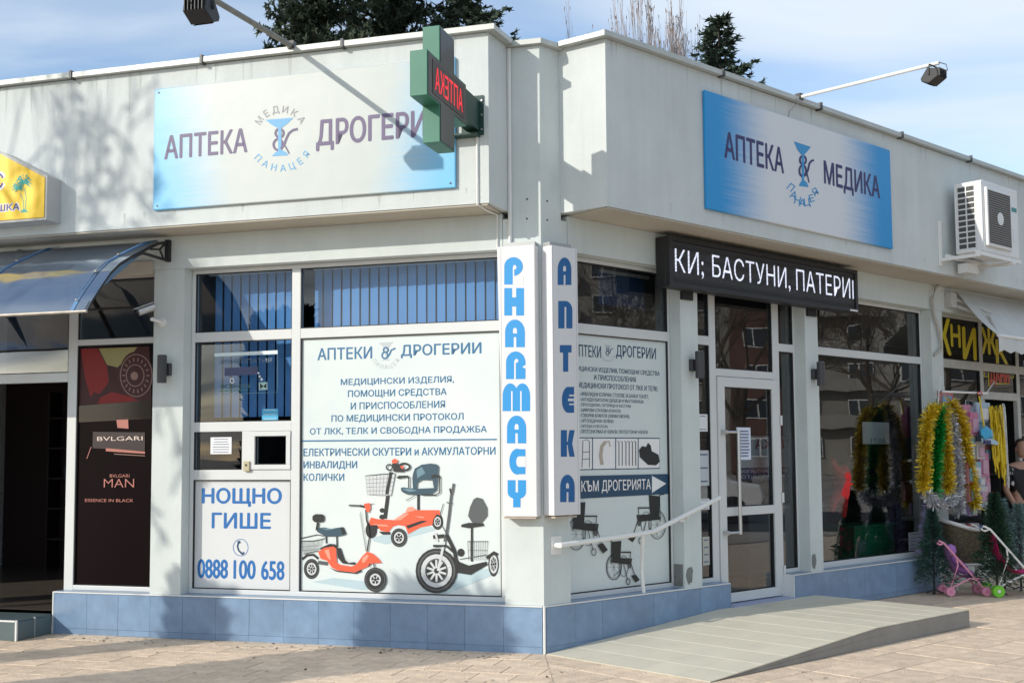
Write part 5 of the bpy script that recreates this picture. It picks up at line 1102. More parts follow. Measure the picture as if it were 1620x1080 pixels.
V = [A2(x, y, -1.0) for x, y in ((1370, 800), (1370, 755), (1372, 715), (1355, 740), (1390, 740), (1374, 698))]
skin_fig('body', V, [(0, 1), (1, 2), (2, 3), (2, 4), (2, 5)], [.16, .19, .13, .10, .10, .08], mat('dark_cloth', (.03, .035, .05), .8), fg)
MB().cyl(Vector((V[0].x, V[0].y, .17)), (0, 0, 1), .02, V[0].z - .17, n=8).build('pole', BLACK, fg)

# ================================================================== TOY SHOP GOODS
def tinsel(label, pts, rad_, n, m, name='tinsel_garland', L=.055):
    mb = MB(); seg = []; tot = 0
    for i in range(len(pts) - 1): l_ = (pts[i + 1] - pts[i]).length; seg.append(l_); tot += l_
    for _ in range(n):
        t_ = R.random() * tot; i = 0
        while i < len(seg) - 1 and t_ > seg[i]: t_ -= seg[i]; i += 1
        c = pts[i].lerp(pts[i + 1], t_ / seg[i]); d = Vector((R.gauss(0, 1), R.gauss(0, 1), R.gauss(0, .8) - .25)).normalized(); ln = rad_ * R.uniform(.6, 1.15)
        w_ = d.cross(Vector((R.gauss(0, 1), R.gauss(0, 1), R.gauss(0, 1)))).normalized() * R.uniform(.003, .006)
        a = c + d * .006; b = c + d * ln; mb.face([a - w_, a + w_, b + w_ * .7, b - w_ * .7])
    th = mb.build(name, m); tag(th, label, 'garland', 'tinsel garlands hanging at the toy shop'); return th
def foilm(name, c): return mat(name, c, .25, metal=.6, var=.5, vscale=30)
GOLD = foilm('gold_foil', (.98, .74, .05)); GREENF = foilm('green_foil', (.01, .42, .07)); SILF = foilm('silver_foil', (.85, .86, .90))
def gl_pts(ps, off): return [A(x, y, off) for x, y in ps]
tinsel('leftmost gold tinsel garland, hanging in front of the shop window edge', gl_pts([(1480, 640), (1468, 660), (1464, 700), (1461, 773)], .26), .10, 2200, GOLD)
tinsel('green tinsel garland between two gold ones', gl_pts([(1484, 640), (1484, 680), (1480, 730), (1479, 782)], .25), .10, 2200, GREENF)
tinsel('gold tinsel garland between the green and the silver ones', gl_pts([(1492, 645), (1494, 680), (1498, 720), (1500, 776)], .26), .10, 2200, GOLD)
tinsel('silver tinsel garland, the one reaching furthest down', gl_pts([(1500, 640), (1510, 680), (1516, 740), (1518, 812)], .25), .085, 2200, SILF)
tinsel('rightmost gold tinsel garland, hanging beside the toy packets', gl_pts([(1504, 636), (1520, 665), (1530, 720), (1542, 800)], .28), .11, 3000, GOLD)
tinsel('short silver tinsel loop joined under the green garland', gl_pts([(1468, 782), (1478, 793), (1492, 796), (1508, 785), (1514, 775)], .25), .10, 1500, SILF)
rk = thing('display_rack', 'white metal hanging rack in front of the toy shop window', 'rack', A(1500, 622, .25))
MB().tube([A(1489, 619, .02), A(1490, 619, .30), A(1562, 622, .30)], .012, n=8).tube([A(1484, 640, .26), A(1487, 596, .05)], .008, n=6).build('rail', WHITE, rk)
MB().tube([A(1560, 622, .30), A(1573, 604, .02)], .008, n=8).build('strut', WHITE, rk)
# packets
PKT = [('pink toy packet', (.55, .08, .25)), ('violet toy packet', (.28, .12, .45)), ('pale blue toy packet', (.30, .45, .60)), ('white toy box', (.55, .53, .50)), ('red toy packet', (.50, .05, .06)), ('turquoise toy packet', (.04, .35, .50)), ('magenta toy packet', (.50, .03, .22)), ('yellow toy packet', (.60, .45, .04))]
specs = [(1514, 652, 9, 34, 1, .12, 'violet packet hanging behind the rightmost gold garland'), (1531, 665, 9, 50, 0, .24, 'tall pink doll packet hanging left of the yellow toy shovel'), (1542, 670, 12, 36, 6, .30, 'magenta packet below the shovel handle'), (1556, 652, 20, 30, 2, .26, 'clear blister packet with pale blue card behind the yellow shovel'),
         (1535, 708, 14, 36, 5, .28, 'blue packet on the second row of toys'), (1552, 712, 11, 28, 3, .28, 'small white book hanging in the second row of toys'), (1545, 745, 14, 30, 5, .28, 'turquoise packet in the third row of toys'), (1558, 735, 12, 38, 6, .27, 'magenta packet right of the turquoise one'), (1541, 780, 14, 28, 4, .28, 'red packet in the bottom row of toys'), (1556, 782, 12, 26, 3, .27, 'white packet in the bottom row of toys'),
         (1536, 748, 8, 34, 4, .30, 'narrow red packet beside the lower end of the gold garland'), (1509, 690, 8, 30, 6, .10, 'magenta packet between the silver garland and the rightmost gold one'), (1549, 672, 10, 26, 1, .20, 'violet packet behind the yellow shovel handle'), (1544, 712, 10, 30, 0, .22, 'pink packet in the middle of the second row'),
         (1562, 716, 10, 24, 4, .22, 'red packet under the white toy gun'), (1553, 757, 11, 26, 2, .22, 'pale blue packet in the third row near the curtain'), (1540, 806, 12, 20, 1, .24, 'violet packet lowest in the toy display'), (1562, 770, 9, 30, 0, .2, 'pink packet beside the lower edge of the yellow curtain'),
         (1497, 632, 22, 26, 4, .02, 'red gift tag shaped card in the toy shop window')]
RW = ['top', 'second', 'third', 'fourth', 'bottom']
for r_ in range(5):
    for c_ in range(5):
        ci_ = R.randrange(8); specs.append((1512 + c_ * 12 + R.uniform(-2, 2), 655 + r_ * 34 + R.uniform(-3, 3), R.uniform(9, 12), R.uniform(24, 32), ci_, .06, '%s, number %s in the %s row behind the tinsel' % (PKT[ci_][0], ('one', 'two', 'three', 'four', 'five')[c_], RW[r_])))
for (x, y, w_, h_, ci, off, lab) in specs:
    a = hit(x - w_ / 2, y + h_ / 2, 'R', off); b = hit(x + w_ / 2, y - h_ / 2, 'R', off)
    th = thing('toy_packet', lab, 'toy packet', P('R', a[0], off, a[1])); MB().wbox('R', a[0], b[0], off - .04, off, a[1], b[1]).build('card', mat('packet_%d' % ci, PKT[ci][1], .35, var=.5, vscale=14, alt=tuple(min(1, c * .35 + .25) for c in PKT[ci][1])), th, bevel=.004)
    MB().wbox('R', a[0] + (b[0] - a[0]) * .2, b[0] - (b[0] - a[0]) * .2, off + .001, off + .018, a[1] + (b[1] - a[1]) * .12, a[1] + (b[1] - a[1]) * .7).build('blister', mat('blister_%d' % (ci % 3), ((.5, .3, .4), (.2, .4, .55), (.6, .6, .62))[ci % 3], .15), th, bevel=.004)
    MB().tube([P('R', (a[0] + b[0]) / 2, off - .02, b[1]), P('R', (a[0] + b[0]) / 2, off - .02, b[1] + .05)], .003, n=5).build('hook', STEEL, th)
sv = thing('toy_shovel', 'toy shovel with a yellow stick and a bright blue blade', 'toy', A(1552, 640, .36))
MB().tube([A(1549, 626, .36), A(1557, 677, .36)], .010, n=8).build('stick', YEL, sv)
b = MB(); b.hexa([A(x, y, .34) for x, y in ((1550, 678), (1560, 672), (1570, 680), (1572, 692), (1558, 697), (1549, 688))], [A(x, y, .40) for x, y in ((1552, 680), (1560, 675), (1568, 681), (1569, 690), (1558, 694), (1552, 687))]); b.build('blade', mat('blue_plastic', (.02, .35, .62), .3), sv, bevel=.006)
MB().tube([A(1549, 626, .36), A(1545, 622, .36), A(1551, 619, .36), A(1554, 625, .36)], .008, n=6).build('grip', mat('red_plastic', (.5, .02, .03), .35), sv)
wg = thing('toy_gun', 'white and blue plastic toy gun lying over the packets', 'toy', A(1565, 697, .35))
b = MB(); b.hexa([A(x, y, .33) for x, y in ((1552, 692), (1572, 694), (1580, 700), (1578, 704), (1560, 701), (1553, 699))], [A(x, y, .38) for x, y in ((1552, 692), (1572, 694), (1580, 700), (1578, 704), (1560, 701), (1553, 699))]); b.build('body', mat('pale_blue_plastic', (.35, .50, .60), .35), wg, bevel=.005); MB().wbox('R', *sorted((hit(1556, 700, 'R', .385)[0], hit(1566, 700, 'R', .385)[0])), .382, .40, hit(1560, 702, 'R', .385)[1], hit(1560, 696, 'R', .385)[1]).build('trigger_guard', NAVY, wg)
# yellow tinsel curtain
b = MB()
for i in range(700):
    a = R.random(); x = 1564 + 22 * a; yt = 641 - 3 * a + R.uniform(0, 3); xb = 1574 + 20 * a + R.uniform(-1.5, 1.5); yb_ = 752 + 22 * a + R.uniform(-8, 3); o0_ = .26 + R.uniform(-.05, .05)
    k0, k1 = R.uniform(0, .55), 0; k1 = k0 + R.uniform(.2, .45); p, q_ = A(x, yt, o0_), A(xb, yb_, o0_); c, d = p.lerp(q_, k0), p.lerp(q_, min(1, k1)); sw = UU['R'] * .007 + NN['R'] * R.uniform(-.006, .006); b.face([c - sw, c + sw, d + sw, d - sw])
tag(b.build('tinsel_curtain', mat('yellow_tinsel', (.75, .55, .02), .35, metal=.35, var=.2, vscale=9)), 'bright yellow tinsel curtain hanging at the toy shop entrance', 'curtain')
b = MB()
for i in range(220):
    a = R.random(); p, q_ = A(1586 + 4 * a, 638, .24), A(1594 + 3 * a, 772, .24); k0 = R.uniform(0, .8); c, d = p.lerp(q_, k0), p.lerp(q_, k0 + .2); sw = UU['R'] * .006 + NN['R'] * R.uniform(-.005, .005); b.face([c - sw, c + sw, d + sw, d - sw])
tag(b.build('tinsel_curtain', SILF), 'narrow white tinsel strip along the right edge of the yellow curtain', 'curtain')

# small artificial trees
def xmas(name, label, loc, h, r, m, n=1500, group=None, stem=.12, pot=None):
    th = thing(name, label, 'christmas tree', loc, group); b = MB(); 
    for i in range(n):
        t_ = R.random() ** .8; z = stem + (h - stem) * t_; rr = r * (1 - t_) * (1 + .22 * math.sin(t_ * 26)) + .01; a = R.uniform(0, 6.283); q = math.sqrt(R.random()); c = Vector((math.cos(a) * rr * q, math.sin(a) * rr * q, z))
        d = (Vector((math.cos(a), math.sin(a), R.uniform(-.35, .5))) + Vector((R.gauss(0, .3), R.gauss(0, .3), R.gauss(0, .3)))).normalized(); w_ = d.cross(Vector((R.gauss(0, 1), R.gauss(0, 1), R.gauss(0, 1)))).normalized() * .008; ln = R.uniform(.035, .085)
        b.face([c - w_ + loc, c + w_ + loc, c + d * ln + loc])
    b.build('branches', m, th); MB().cyl(loc, (0, 0, 1), .012, h * .9, n=6).build('trunk', BLACK, th)
    st_ = MB()
    for a in (0, 2.1, 4.2): st_.tube([loc + Vector((0, 0, .05)), loc + Vector((.11 * math.cos(a), .11 * math.sin(a), .008))], .008, n=5)
    st_.build('stand', DKGREY, th); return th
NEED = mat('green_needles', (.022, .075, .038), .7, var=.5, vscale=12); NEEDB = mat('blue_green_needles', (.04, .115, .085), .7, var=.5, vscale=12); SNOWN = mat('frosted_needles', (.22, .34, .33), .7, var=.5, vscale=10); LIL = mat('lilac_needles', (.42, .40, .62), .7, var=.2, vscale=10)
g1 = P('R', 6.42, .22, 0)
def gp(x, y): return zhit(x, y, 0.0)
xmas('artificial_tree', 'blue green artificial tree standing against the plinth left of the pink stroller', P('R', 6.02, .2, 0), .95, .22, NEEDB, 2600)
xmas('artificial_tree', 'dark green artificial tree standing in front, right of the pink stroller', gp(1578, 941), 1.14, .27, NEED, 4200)
xmas('artificial_tree', 'frosted artificial tree with white tips inside the entrance behind the dark one', gp(1590, 931), 1.05, .22, SNOWN, 1800)
xmas('artificial_tree', 'frosted artificial tree cut by the right edge of the photo', gp(1616, 934), 1.0, .26, SNOWN, 1800)
xmas('artificial_tree', 'small lilac tinsel tree standing against the window end', P('R', 6.2, .06, .39), .62, .12, LIL, 1300, stem=.03)
# round white basket stand
bk = thing('basket_stand', 'white oval basket on legs filled with small red and blue packets', 'basket', gp(1529, 932))
bc = gp(1529, 932); hh_ = .52
rp = []
for i in range(24):
    a = 2 * math.pi * i / 24; rp.append(bc + Vector((.30 * math.cos(a), .20 * math.sin(a), .72 + .10 * (-math.cos(a)) * (1 if math.cos(a) < 0 else .35))))
MB().tube(rp, .024, n=8, closed=True).build('rim', WHITE, bk, smooth=True)
b = MB(); lo_ = [bc + Vector((.19 * math.cos(2 * math.pi * i / 24), .13 * math.sin(2 * math.pi * i / 24), .30)) for i in range(24)]
for i in range(24): j = (i + 1) % 24; b.face([rp[i], rp[j], lo_[j], lo_[i]])
b.build('bowl', mat('bin_print', (.03, .03, .05), .6, var=.6, vscale=40, alt=(.20, .16, .07)), bk)
for a in (.6, 2.5, 3.9, 5.5): MB().tube([bc + Vector((.17 * math.cos(a), .11 * math.sin(a), .31)), bc + Vector((.20 * math.cos(a), .14 * math.sin(a), 0))], .014, n=8).build('leg', WHITE, bk)
MB().tube(lo_, .018, n=6, closed=True).build('lower_ring', WHITE, bk)
for i in range(16):
    a = R.uniform(0, 6.28); q = R.uniform(0, .85); c = bc + Vector((.26 * q * math.cos(a), .16 * q * math.sin(a), .72 + R.uniform(-.01, .05)))
    o = MB().box(c, (R.uniform(.07, .11), R.uniform(.05, .09), .03), R.choice([mat('pk_red', (.5, .04, .04), .3, var=.4, vscale=30), mat('pk_blue', (.12, .16, .35), .3, var=.4, vscale=30), mat('pk_white', (.6, .55, .55), .3, var=.4, vscale=30)]), R.uniform(0, 3)).build('toy_packet'); tag(o, 'small glossy packet heaped in the white oval basket', 'toy packet', 'packets heaped in the basket')
# doll strollers
def stroller(loc, label, frame, cloth, wheelm, hcap, flip=1, s=1.0, doll=True):
    th = thing('doll_stroller', label, 'doll stroller', loc); f = lambda x, y, z: loc + Vector((x * flip * s, y * s, z * s))
    for y in (-.13, .13):
        MB().tube([f(-.25, y, .60), f(-.31, y, .63), f(-.33, y, .60), f(-.30, y, .585), f(-.25, y, .60), f(.20, y, .07)], .012, n=8).build('side_tube', frame, th)
        MB().tube([f(-.20, y, .07), f(-.10, y, .34), f(-.11, y, .42)], .010, n=8).build('side_tube', frame, th)
        MB().tube([f(-.20, y, .08), f(.02, y, .19), f(.16, y, .20)], .010, n=8).build('side_tube', frame, th)
        for x in (-.20, .21):
            w_ = thing('wheel_pair', None, None, (0, 0, 0)); bpy.data.objects.remove(w_)
            b = MB(); c = f(x, y, .052)
            for dy in (-.022, .022): b.cyl(c + Vector((0, dy - .011, 0)), (0, 1, 0), .052 * s, .022, n=16)
            wo = b.build('wheel', wheelm, th); MB().cyl(c + Vector((0, -.037, 0)), (0, 1, 0), .016 * s, .074, n=8).build('hub', hcap, wo)
    MB().tube([f(-.20, -.13, .07), f(-.20, .13, .07)], .008, n=6).tube([f(.20, -.13, .07), f(.20, .13, .07)], .008, n=6).build('axle', frame, th)
    seat = [(-.21, .56), (-.17, .40), (-.08, .25), (.02, .21), (.13, .22), (.18, .17)]
    b = MB()
    for i in range(len(seat) - 1):
        for (y0_, y1_) in ((-.12, 0), (0, .12)):
            sag = lambda y: -.02 if y == 0 else 0
            b.face([f(seat[i][0], y0_, seat[i][1] + sag(y0_)), f(seat[i + 1][0], y0_, seat[i + 1][1] + sag(y0_)), f(seat[i + 1][0], y1_, seat[i + 1][1] + sag(y1_)), f(seat[i][0], y1_, seat[i][1] + sag(y1_))])
    b.build('fabric_seat', cloth, th)
    if doll:
        dl = thing('doll', 'purple doll with a hood sitting in the pink stroller', 'doll', f(-.05, 0, .3))
        V = [f(-.06, 0, .29), f(-.10, 0, .39), f(-.12, 0, .47), f(-.03, -.08, .36), f(.03, -.09, .31), f(-.03, .08, .36), f(.03, .09, .31), f(.05, -.04, .27), f(.13, -.05, .22), f(.05, .04, .27), f(.13, .05, .22)]
        skin_fig('body', V, [(0, 1), (1, 2), (1, 3), (3, 4), (1, 5), (5, 6), (0, 7), (7, 8), (0, 9), (9, 10)], [.055, .05, .025, .024, .018, .024, .018, .03, .022, .03, .022], mat('violet_cloth', (.35, .14, .42), .8, var=.3, vscale=20), dl, sub=1)
        MB().lathe(f(-.12, 0, .50), [(0, -.055), (.04, -.04), (.055, 0), (.045, .04), (0, .06)], n=14).build('head', mat('doll_skin', (.55, .33, .25), .6), dl, smooth=True)
        MB().lathe(f(-.13, 0, .515), [(.058, -.04), (.064, 0), (.05, .045), (0, .068)], n=14).build('hood', mat('violet_hood', (.38, .17, .5), .7), dl, smooth=True)
    return th
PNK = mat('pink_plastic', (.75, .30, .42), .4); PNKC = mat('pink_cloth', (.62, .22, .42), .75, var=.3, vscale=25)
stroller(gp(1524, 940), 'pink toy stroller with a purple doll in front of the white basket', PNK, mat('lilac_cloth', (.45, .22, .5), .8, var=.35, vscale=25), PNK, mat('pink_hub', (.7, .2, .35), .4), 1, .98)
stroller(gp(1605, 941), 'magenta and white toy stroller with bright green wheels at the right edge', WHITE, mat('magenta_cloth', (.65, .02, .16), .7), mat('lime_wheel', (.18, .60, .03), .4), WHITE, 1, 1.25, False)

# shopkeeper partly in view at the right edge
pe = thing('person', 'person with short hair in a black printed t-shirt standing in the toy shop doorway', 'person', A(1617, 708, .0) * 1.0)
pb = Vector((A(1617, 708, 0).x, A(1617, 708, 0).y, 0)); pe.location = pb + Vector((0, 0, 0))
F = lambda x, y, z: pb + Vector((x, y, z))
SKIN = mat('skin', (.48, .27, .19), .55, var=.1)
V = [F(0, 0, .95), F(0, 0, 1.15), F(0, 0, 1.38), F(0, .01, 1.50), F(-.19, 0, 1.40), F(-.25, -.02, 1.12), F(-.20, -.16, .93), F(-.14, -.22, .92), F(.19, 0, 1.40), F(.25, -.02, 1.12), F(.20, -.14, .93), F(.14, -.2, .92), F(-.10, 0, .88), F(-.11, -.01, .50), F(-.11, .02, .10), F(-.11, -.12, .04), F(.10, 0, .88), F(.11, -.01, .50), F(.11, .02, .10), F(.11, -.12, .04)]
bd_ = skin_fig('body', V, [(0, 1), (1, 2), (2, 3), (2, 4), (4, 5), (5, 6), (6, 7), (2, 8), (8, 9), (9, 10), (10, 11), (0, 12), (12, 13), (13, 14), (14, 15), (0, 16), (16, 17), (17, 18), (18, 19)],
               [(.16, .12), (.15, .11), (.17, .12), .055, .07, .045, .035, .03, .07, .045, .035, .03, .09, .06, .045, .04, .09, .06, .045, .04], SKIN, pe)
V = [F(0, 0, .90), F(0, 0, 1.15), F(0, 0, 1.39), F(-.20, 0, 1.40), F(-.245, -.01, 1.18), F(.20, 0, 1.40), F(.245, -.01, 1.18)]
skin_fig('t_shirt', V, [(0, 1), (1, 2), (2, 3), (3, 4), (2, 5), (5, 6)], [(.175, .135), (.165, .125), (.185, .13), .08, .07, .08, .07], mat('black_shirt', (.02, .02, .022), .85, vscale=14, alt=(.02, .02, .022), var=.2), pe)
V = [F(0, 0, .95), F(-.10, 0, .86), F(-.11, -.01, .50), F(-.11, .02, .14), F(.10, 0, .86), F(.11, -.01, .50), F(.11, .02, .14)]
skin_fig('trousers', V, [(0, 1), (1, 2), (2, 3), (0, 4), (4, 5), (5, 6)], [(.17, .13), .105, .075, .06, .105, .075, .06], mat('dark_jeans', (.02, .025, .04), .85), pe)
MB().lathe(F(0, -.015, 1.655), [(0, -.125), (.045, -.115), (.07, -.07), (.083, -.01), (.085, .04), (.07, .09), (.04, .115), (0, .125)], n=20).build('head', SKIN, pe, smooth=True)
MB().lathe(F(0, .008, 1.675), [(.082, -.02), (.09, .03), (.076, .085), (.045, .112), (0, .122)], n=20).build('hair', mat('short_hair', (.05, .035, .025), .9), pe, smooth=True)
MB().hexa([F(-.012, -.11, 1.63), F(.012, -.11, 1.63), F(.014, -.09, 1.63), F(-.014, -.09, 1.63)], [F(-.006, -.098, 1.68), F(.006, -.098, 1.68), F(.008, -.085, 1.68), F(-.008, -.085, 1.68)]).build('nose', SKIN, pe)
for sx in (-.03, .03): MB().lathe(F(sx, -.088, 1.672), [(0, -.008), (.008, 0), (0, .008)], n=8).build('eye', BLACK, pe)
for sx in (-.087, .087): MB().box(F(sx, 0, 1.655), (.012, .03, .05)).build('ear', SKIN, pe, bevel=.004)
MB().box(F(0, -.091, 1.60), (.04, .006, .008)).build('mouth', mat('lips', (.35, .12, .1), .6), pe)
b = MB()
for i in range(26): z = 1.16 + R.uniform(0, .26); a = R.uniform(-2.6, -.4); c = F(-.215 + .085 * math.cos(a), .088 * math.sin(a), z); b.box(c, (.02, .006, .03), None, a)
b.build('sleeve_print', PAPER, pe, kind='stuff')
# shelves with bright packets inside the toy shop
ts = shelf('R', 8.2, 9.9, -1.2, -.8, (.5, .9, 1.3, 1.72, 1.95), mat('toy_shelf', (.12, .12, .12), .6), 'dark shelves of sweets and toys inside the toy shop doorway')
tbm = [mat('toybox_' + n_, c_, .4) for n_, c_ in (('red', (.45, .04, .03)), ('orange', (.45, .2, .03)), ('green', (.05, .25, .06)), ('pale', (.4, .4, .4)))]
stock('toy_box', 'box', 'toy boxes on the shelves', (.9, 1.3, 1.72, 1.95), 8.3, 9.7, 'R', -1.1, -.84, 'in the toy shop doorway', (.01, .06), (.08, .18), (.08, .2), tbm)

# ================================================================== TREES AND STREET
BARK = mat('bark', (.10, .08, .06), .95, var=.4, vscale=6, bump=.5); BARKP = mat('pale_bark', (.42, .36, .34), .9, var=.3, vscale=6)
LEAF = mat('spruce_needles', (.050, .072, .038), .8, var=.6, vscale=1.4, alt=(.018, .032, .020)); LEAF2 = mat('blue_spruce_needles', (.058, .085, .055), .8, var=.55, vscale=1.6, alt=(.02, .04, .03))
def spruce_mesh(h, r, seed, m, dens=1.0, s0=.16):
    rr = random.Random(seed); b = MB(); n = int(h * 8); up = Vector((0, 0, 1))
    for i in range(n):
        t_ = (i + .5) / n; z = h * (.06 + .94 * t_); rad_ = r * (1 - t_) ** .85 + .05; nb_ = max(5, int(11 * (1 - t_ * .55)))
        for k in range(nb_):
            a = rr.uniform(0, 6.283); L_ = rad_ * rr.uniform(.7, 1.15); d = Vector((math.cos(a), math.sin(a), 0)); droop = -.18 + .45 * t_
            steps = max(2, int(L_ / (s0 * 1.0) * dens))
            for s in range(steps):
                q = (s + rr.random()) / steps; c = Vector((0, 0, z)) + d * (L_ * q) + up * (droop * L_ * q + .10 * L_ * q * q)
                for side in (-1, 1, 0, 0):
                    dd = (d * rr.uniform(.5, 1) + Vector((-d.y, d.x, 0)) * side * rr.uniform(.5, 1.1) + up * rr.uniform(-.35, .45)).normalized(); ln = s0 * rr.uniform(.8, 1.7) * (1.15 - .4 * q)
                    w_ = dd.cross(Vector((rr.gauss(0, 1), rr.gauss(0, 1), rr.gauss(0, 1)))).normalized() * ln * .20
                    b.face([c - w_ * .5, c + w_, c + dd * ln]); b.face([c + w_ * .3 + dd * ln * .3, c + dd * ln * .55 - w_, c + dd * ln * .8 + w_ * 1.6])
    me = bpy.data.meshes.new('crown'); me.from_pydata(b.v, [], b.f); me.materials.append(m)
    t = MB(); t.tube([(0, 0, 0), (0, 0, h * .5), (0, 0, h * .98)], [.035 * h * .5, .018 * h * .5, .01], n=8); tm = bpy.data.meshes.new('trunk'); tm.from_pydata(t.v, [], t.f); tm.materials.append(BARK)
    return me, tm
def tree(name, meshes, loc, label, group, s=(1, 1, 1), rz=0.0, cat='tree'):
    th = thing(name, label, cat, loc, group, rz); th.scale = s; link('crown', meshes[0], th); link('trunk', meshes[1], th); return th
SA = spruce_mesh(11.5, 3.0, 3, LEAF, 1.5, .22); SB = spruce_mesh(11.5, 3.4, 5, LEAF2, 1.5, .22)
def at(px, dist):
    v = ray(px, 700); v = Vector((v.x, v.y, 0)).normalized(); return Vector((v.x, v.y, 0)) * dist
GT = 'conifers standing behind the building'
tree('spruce_tree', SA, at(492, 27), 'tall dark spruce rising behind the left parapet above the floodlight pole', GT, (.84, .84, 1.62), .3)
tree('spruce_tree', SA, at(628, 29), 'broad dark spruce rising behind the left parapet beside the green cross', GT, (.88, .88, 1.75), 2.1)
tree('spruce_tree', SA, at(560, 33), 'dark spruce half hidden between the two tall ones behind the left parapet', GT, (.9, .9, 1.22), 4.0)
tree('spruce_tree', SB, at(742, 28), 'low spruce top just showing above the corner of the left parapet', GT, (1.25, 1.25, 1.20), 1.0)
tree('spruce_tree', SB, at(1150, 30), 'single pointed spruce rising behind the right parapet', GT, (1.2, 1.2, 1.11), .6)
tree('spruce_tree', SB, at(1183, 32), 'lower spruce at the right flank of the pointed one', GT, (1.1, 1.1, .98), 2.6)
# bare trees
LS = [.06, .5]
def bare_mesh(h, seed, m, spread=.5, leafm=None, depth=5, up_=.5, r0=None, twig=.006):
    rr = random.Random(seed); b = MB(); lf = MB()
    def grow(p, d, L_, r, k):
        n = 3; pts = [p]; rad_ = [r]
        for i in range(n):
            d = (d + Vector((rr.gauss(0, .10), rr.gauss(0, .10), rr.gauss(0, .06) + .05 * up_))).normalized(); pts.append(pts[-1] + d * L_ / n); rad_.append(max(twig, r * (1 - .38 * (i + 1) / n)))
        b.tube(pts, rad_, n=6 if k > 3 else (4 if k > 1 else 3), cap=False)
        if k == 0:
            if leafm and rr.random() < LS[1]:
                q = pts[-1]; w_ = Vector((rr.gauss(0, 1), rr.gauss(0, 1), rr.gauss(0, 1))).normalized() * LS[0]; v_ = w_.cross(Vector((rr.gauss(0, 1), rr.gauss(0, 1), rr.gauss(0, 1)))).normalized() * .04; lf.face([q - w_, q + v_, q + w_, q - v_])
            return
        nb_ = rr.choice((3, 3, 4)) if k > 1 else 4
        for i in range(nb_):
            a = rr.uniform(0, 6.283); q = rr.uniform(.35, 1.0) if i else 1.0; idx = min(n, max(1, int(round(q * n)))); x = d.cross(Vector((math.cos(a), math.sin(a), .3))).normalized()
            nd_ = (d * rr.uniform(.7, 1.1) + x * spread * rr.uniform(.7, 1.4) + Vector((0, 0, up_ * .35))).normalized(); grow(pts[idx], nd_, L_ * rr.uniform(.58, .78), rad_[idx] * .62, k - 1)
    grow(Vector((0, 0, 0)), Vector((0, 0, 1)), h * .36, r0 or h * .016, depth)
    me = bpy.data.meshes.new('branches'); me.from_pydata(b.v, [], b.f); me.materials.append(m); lm = None
    if leafm and lf.v: lm = bpy.data.meshes.new('leaves'); lm.from_pydata(lf.v, [], lf.f); lm.materials.append(leafm)
    return me, lm
def btree(name, ms, loc, label, group, s=1.0, rz=0.0, sz=None):
    th = thing(name, label, 'tree', loc, group, rz); th.scale = (s, s, sz or s); link('branches', ms[0], th)
    if ms[1]: link('leaves', ms[1], th)
    return th
DRY = mat('dry_leaves', (.22, .15, .12), .9)
BA = bare_mesh(9.0, 11, BARKP, .40, DRY, 6, 1.0, twig=.010); BB = bare_mesh(9.0, 21, BARK, .62, None, 6, .4)
LS[0] = .15; LS[1] = .7; BC = bare_mesh(9.0, 33, BARK, .60, DRY, 6, .4, twig=.014); LS[0] = .05; LS[1] = .5
GB = 'bare trees behind the building'
def fit_tree(ms, loc, label, group, height, radius, rz=0.0):
    v = ms[0].vertices; hz = max(p.co.z for p in v); rx = sorted((p.co.x ** 2 + p.co.y ** 2) ** .5 for p in v)[int(len(v) * .97)]
    return btree('bare_tree', ms, loc, label, group, radius / rx, rz, height / hz)
fit_tree(BA, at(1080, 30), 'leafless pale tree behind the right parapet left of the pointed spruce', GB, 14.9, 1.5)
fit_tree(BA, at(918, 31), 'leafless twigs just above the corner of the right parapet', GB, 13.4, 1.5, 1.2)
fit_tree(BA, at(968, 33), 'thin leafless twigs poking up right of the parapet corner', GB, 13.9, 1.0, 3.2)
# unseen street tree, and leafy columns added to shadow the plinth and paving
def caster(target, t_):                      # ground point and height so that a top at distance t_ shades the target
    p = Vector(target) - SD * t_; return Vector((p.x, p.y, 0)), p.z
def column_mesh(h, r, seed, m):
    rr = random.Random(seed); b = MB()
    for _ in range(int(1900 * h * r / .5)):
        z = h * rr.random(); prof_r = r * (1 - .22 * z / h) * (1 if z < h * .94 else .8) * (1 + .08 * math.sin(z * 5)); a = rr.uniform(0, 6.283); q = prof_r * math.sqrt(rr.uniform(.05, 1)); c = Vector((q * math.cos(a), q * math.sin(a), z))
        d = (Vector((math.cos(a), math.sin(a), rr.uniform(.2, 1.6)))).normalized(); w_ = d.cross(Vector((rr.gauss(0, 1), rr.gauss(0, 1), rr.gauss(0, 1)))).normalized() * rr.uniform(.03, .06); ln = rr.uniform(.08, .17); b.face([c - w_, c + w_, c + d * ln])
    me = bpy.data.meshes.new('crown'); me.from_pydata(b.v, [], b.f); me.materials.append(m); t = MB(); t.tube([(0, 0, 0), (0, 0, h * .9)], [.06, .02], n=8); tm = bpy.data.meshes.new('trunk'); tm.from_pydata(t.v, [], t.f); tm.materials.append(BARK); return me, tm
GS = 'unseen leafy columns added for their shadows'  # out of view, made up to cast the dark shapes on the plinth
for (x, z, t_, r, lab) in ((312, .50, 6.5, .24, 'slender unseen leafy column added to shade the plinth nearest the perfumery side'), (650, .50, 7.5, .40, 'unseen leafy column added to shade the plinth below the scooter poster'), (738, .46, 7.8, .38, 'unseen leafy column added to shade the plinth farthest from the perfumery')):
    tgt = A(x, 945, 0, 'L'); loc_, hz = caster(Vector((tgt.x, tgt.y, z)), t_); tree('cypress_tree', column_mesh(hz, r, int(x), LEAF), loc_, lab, GS)
GS2 = 'bare street trees across the street'
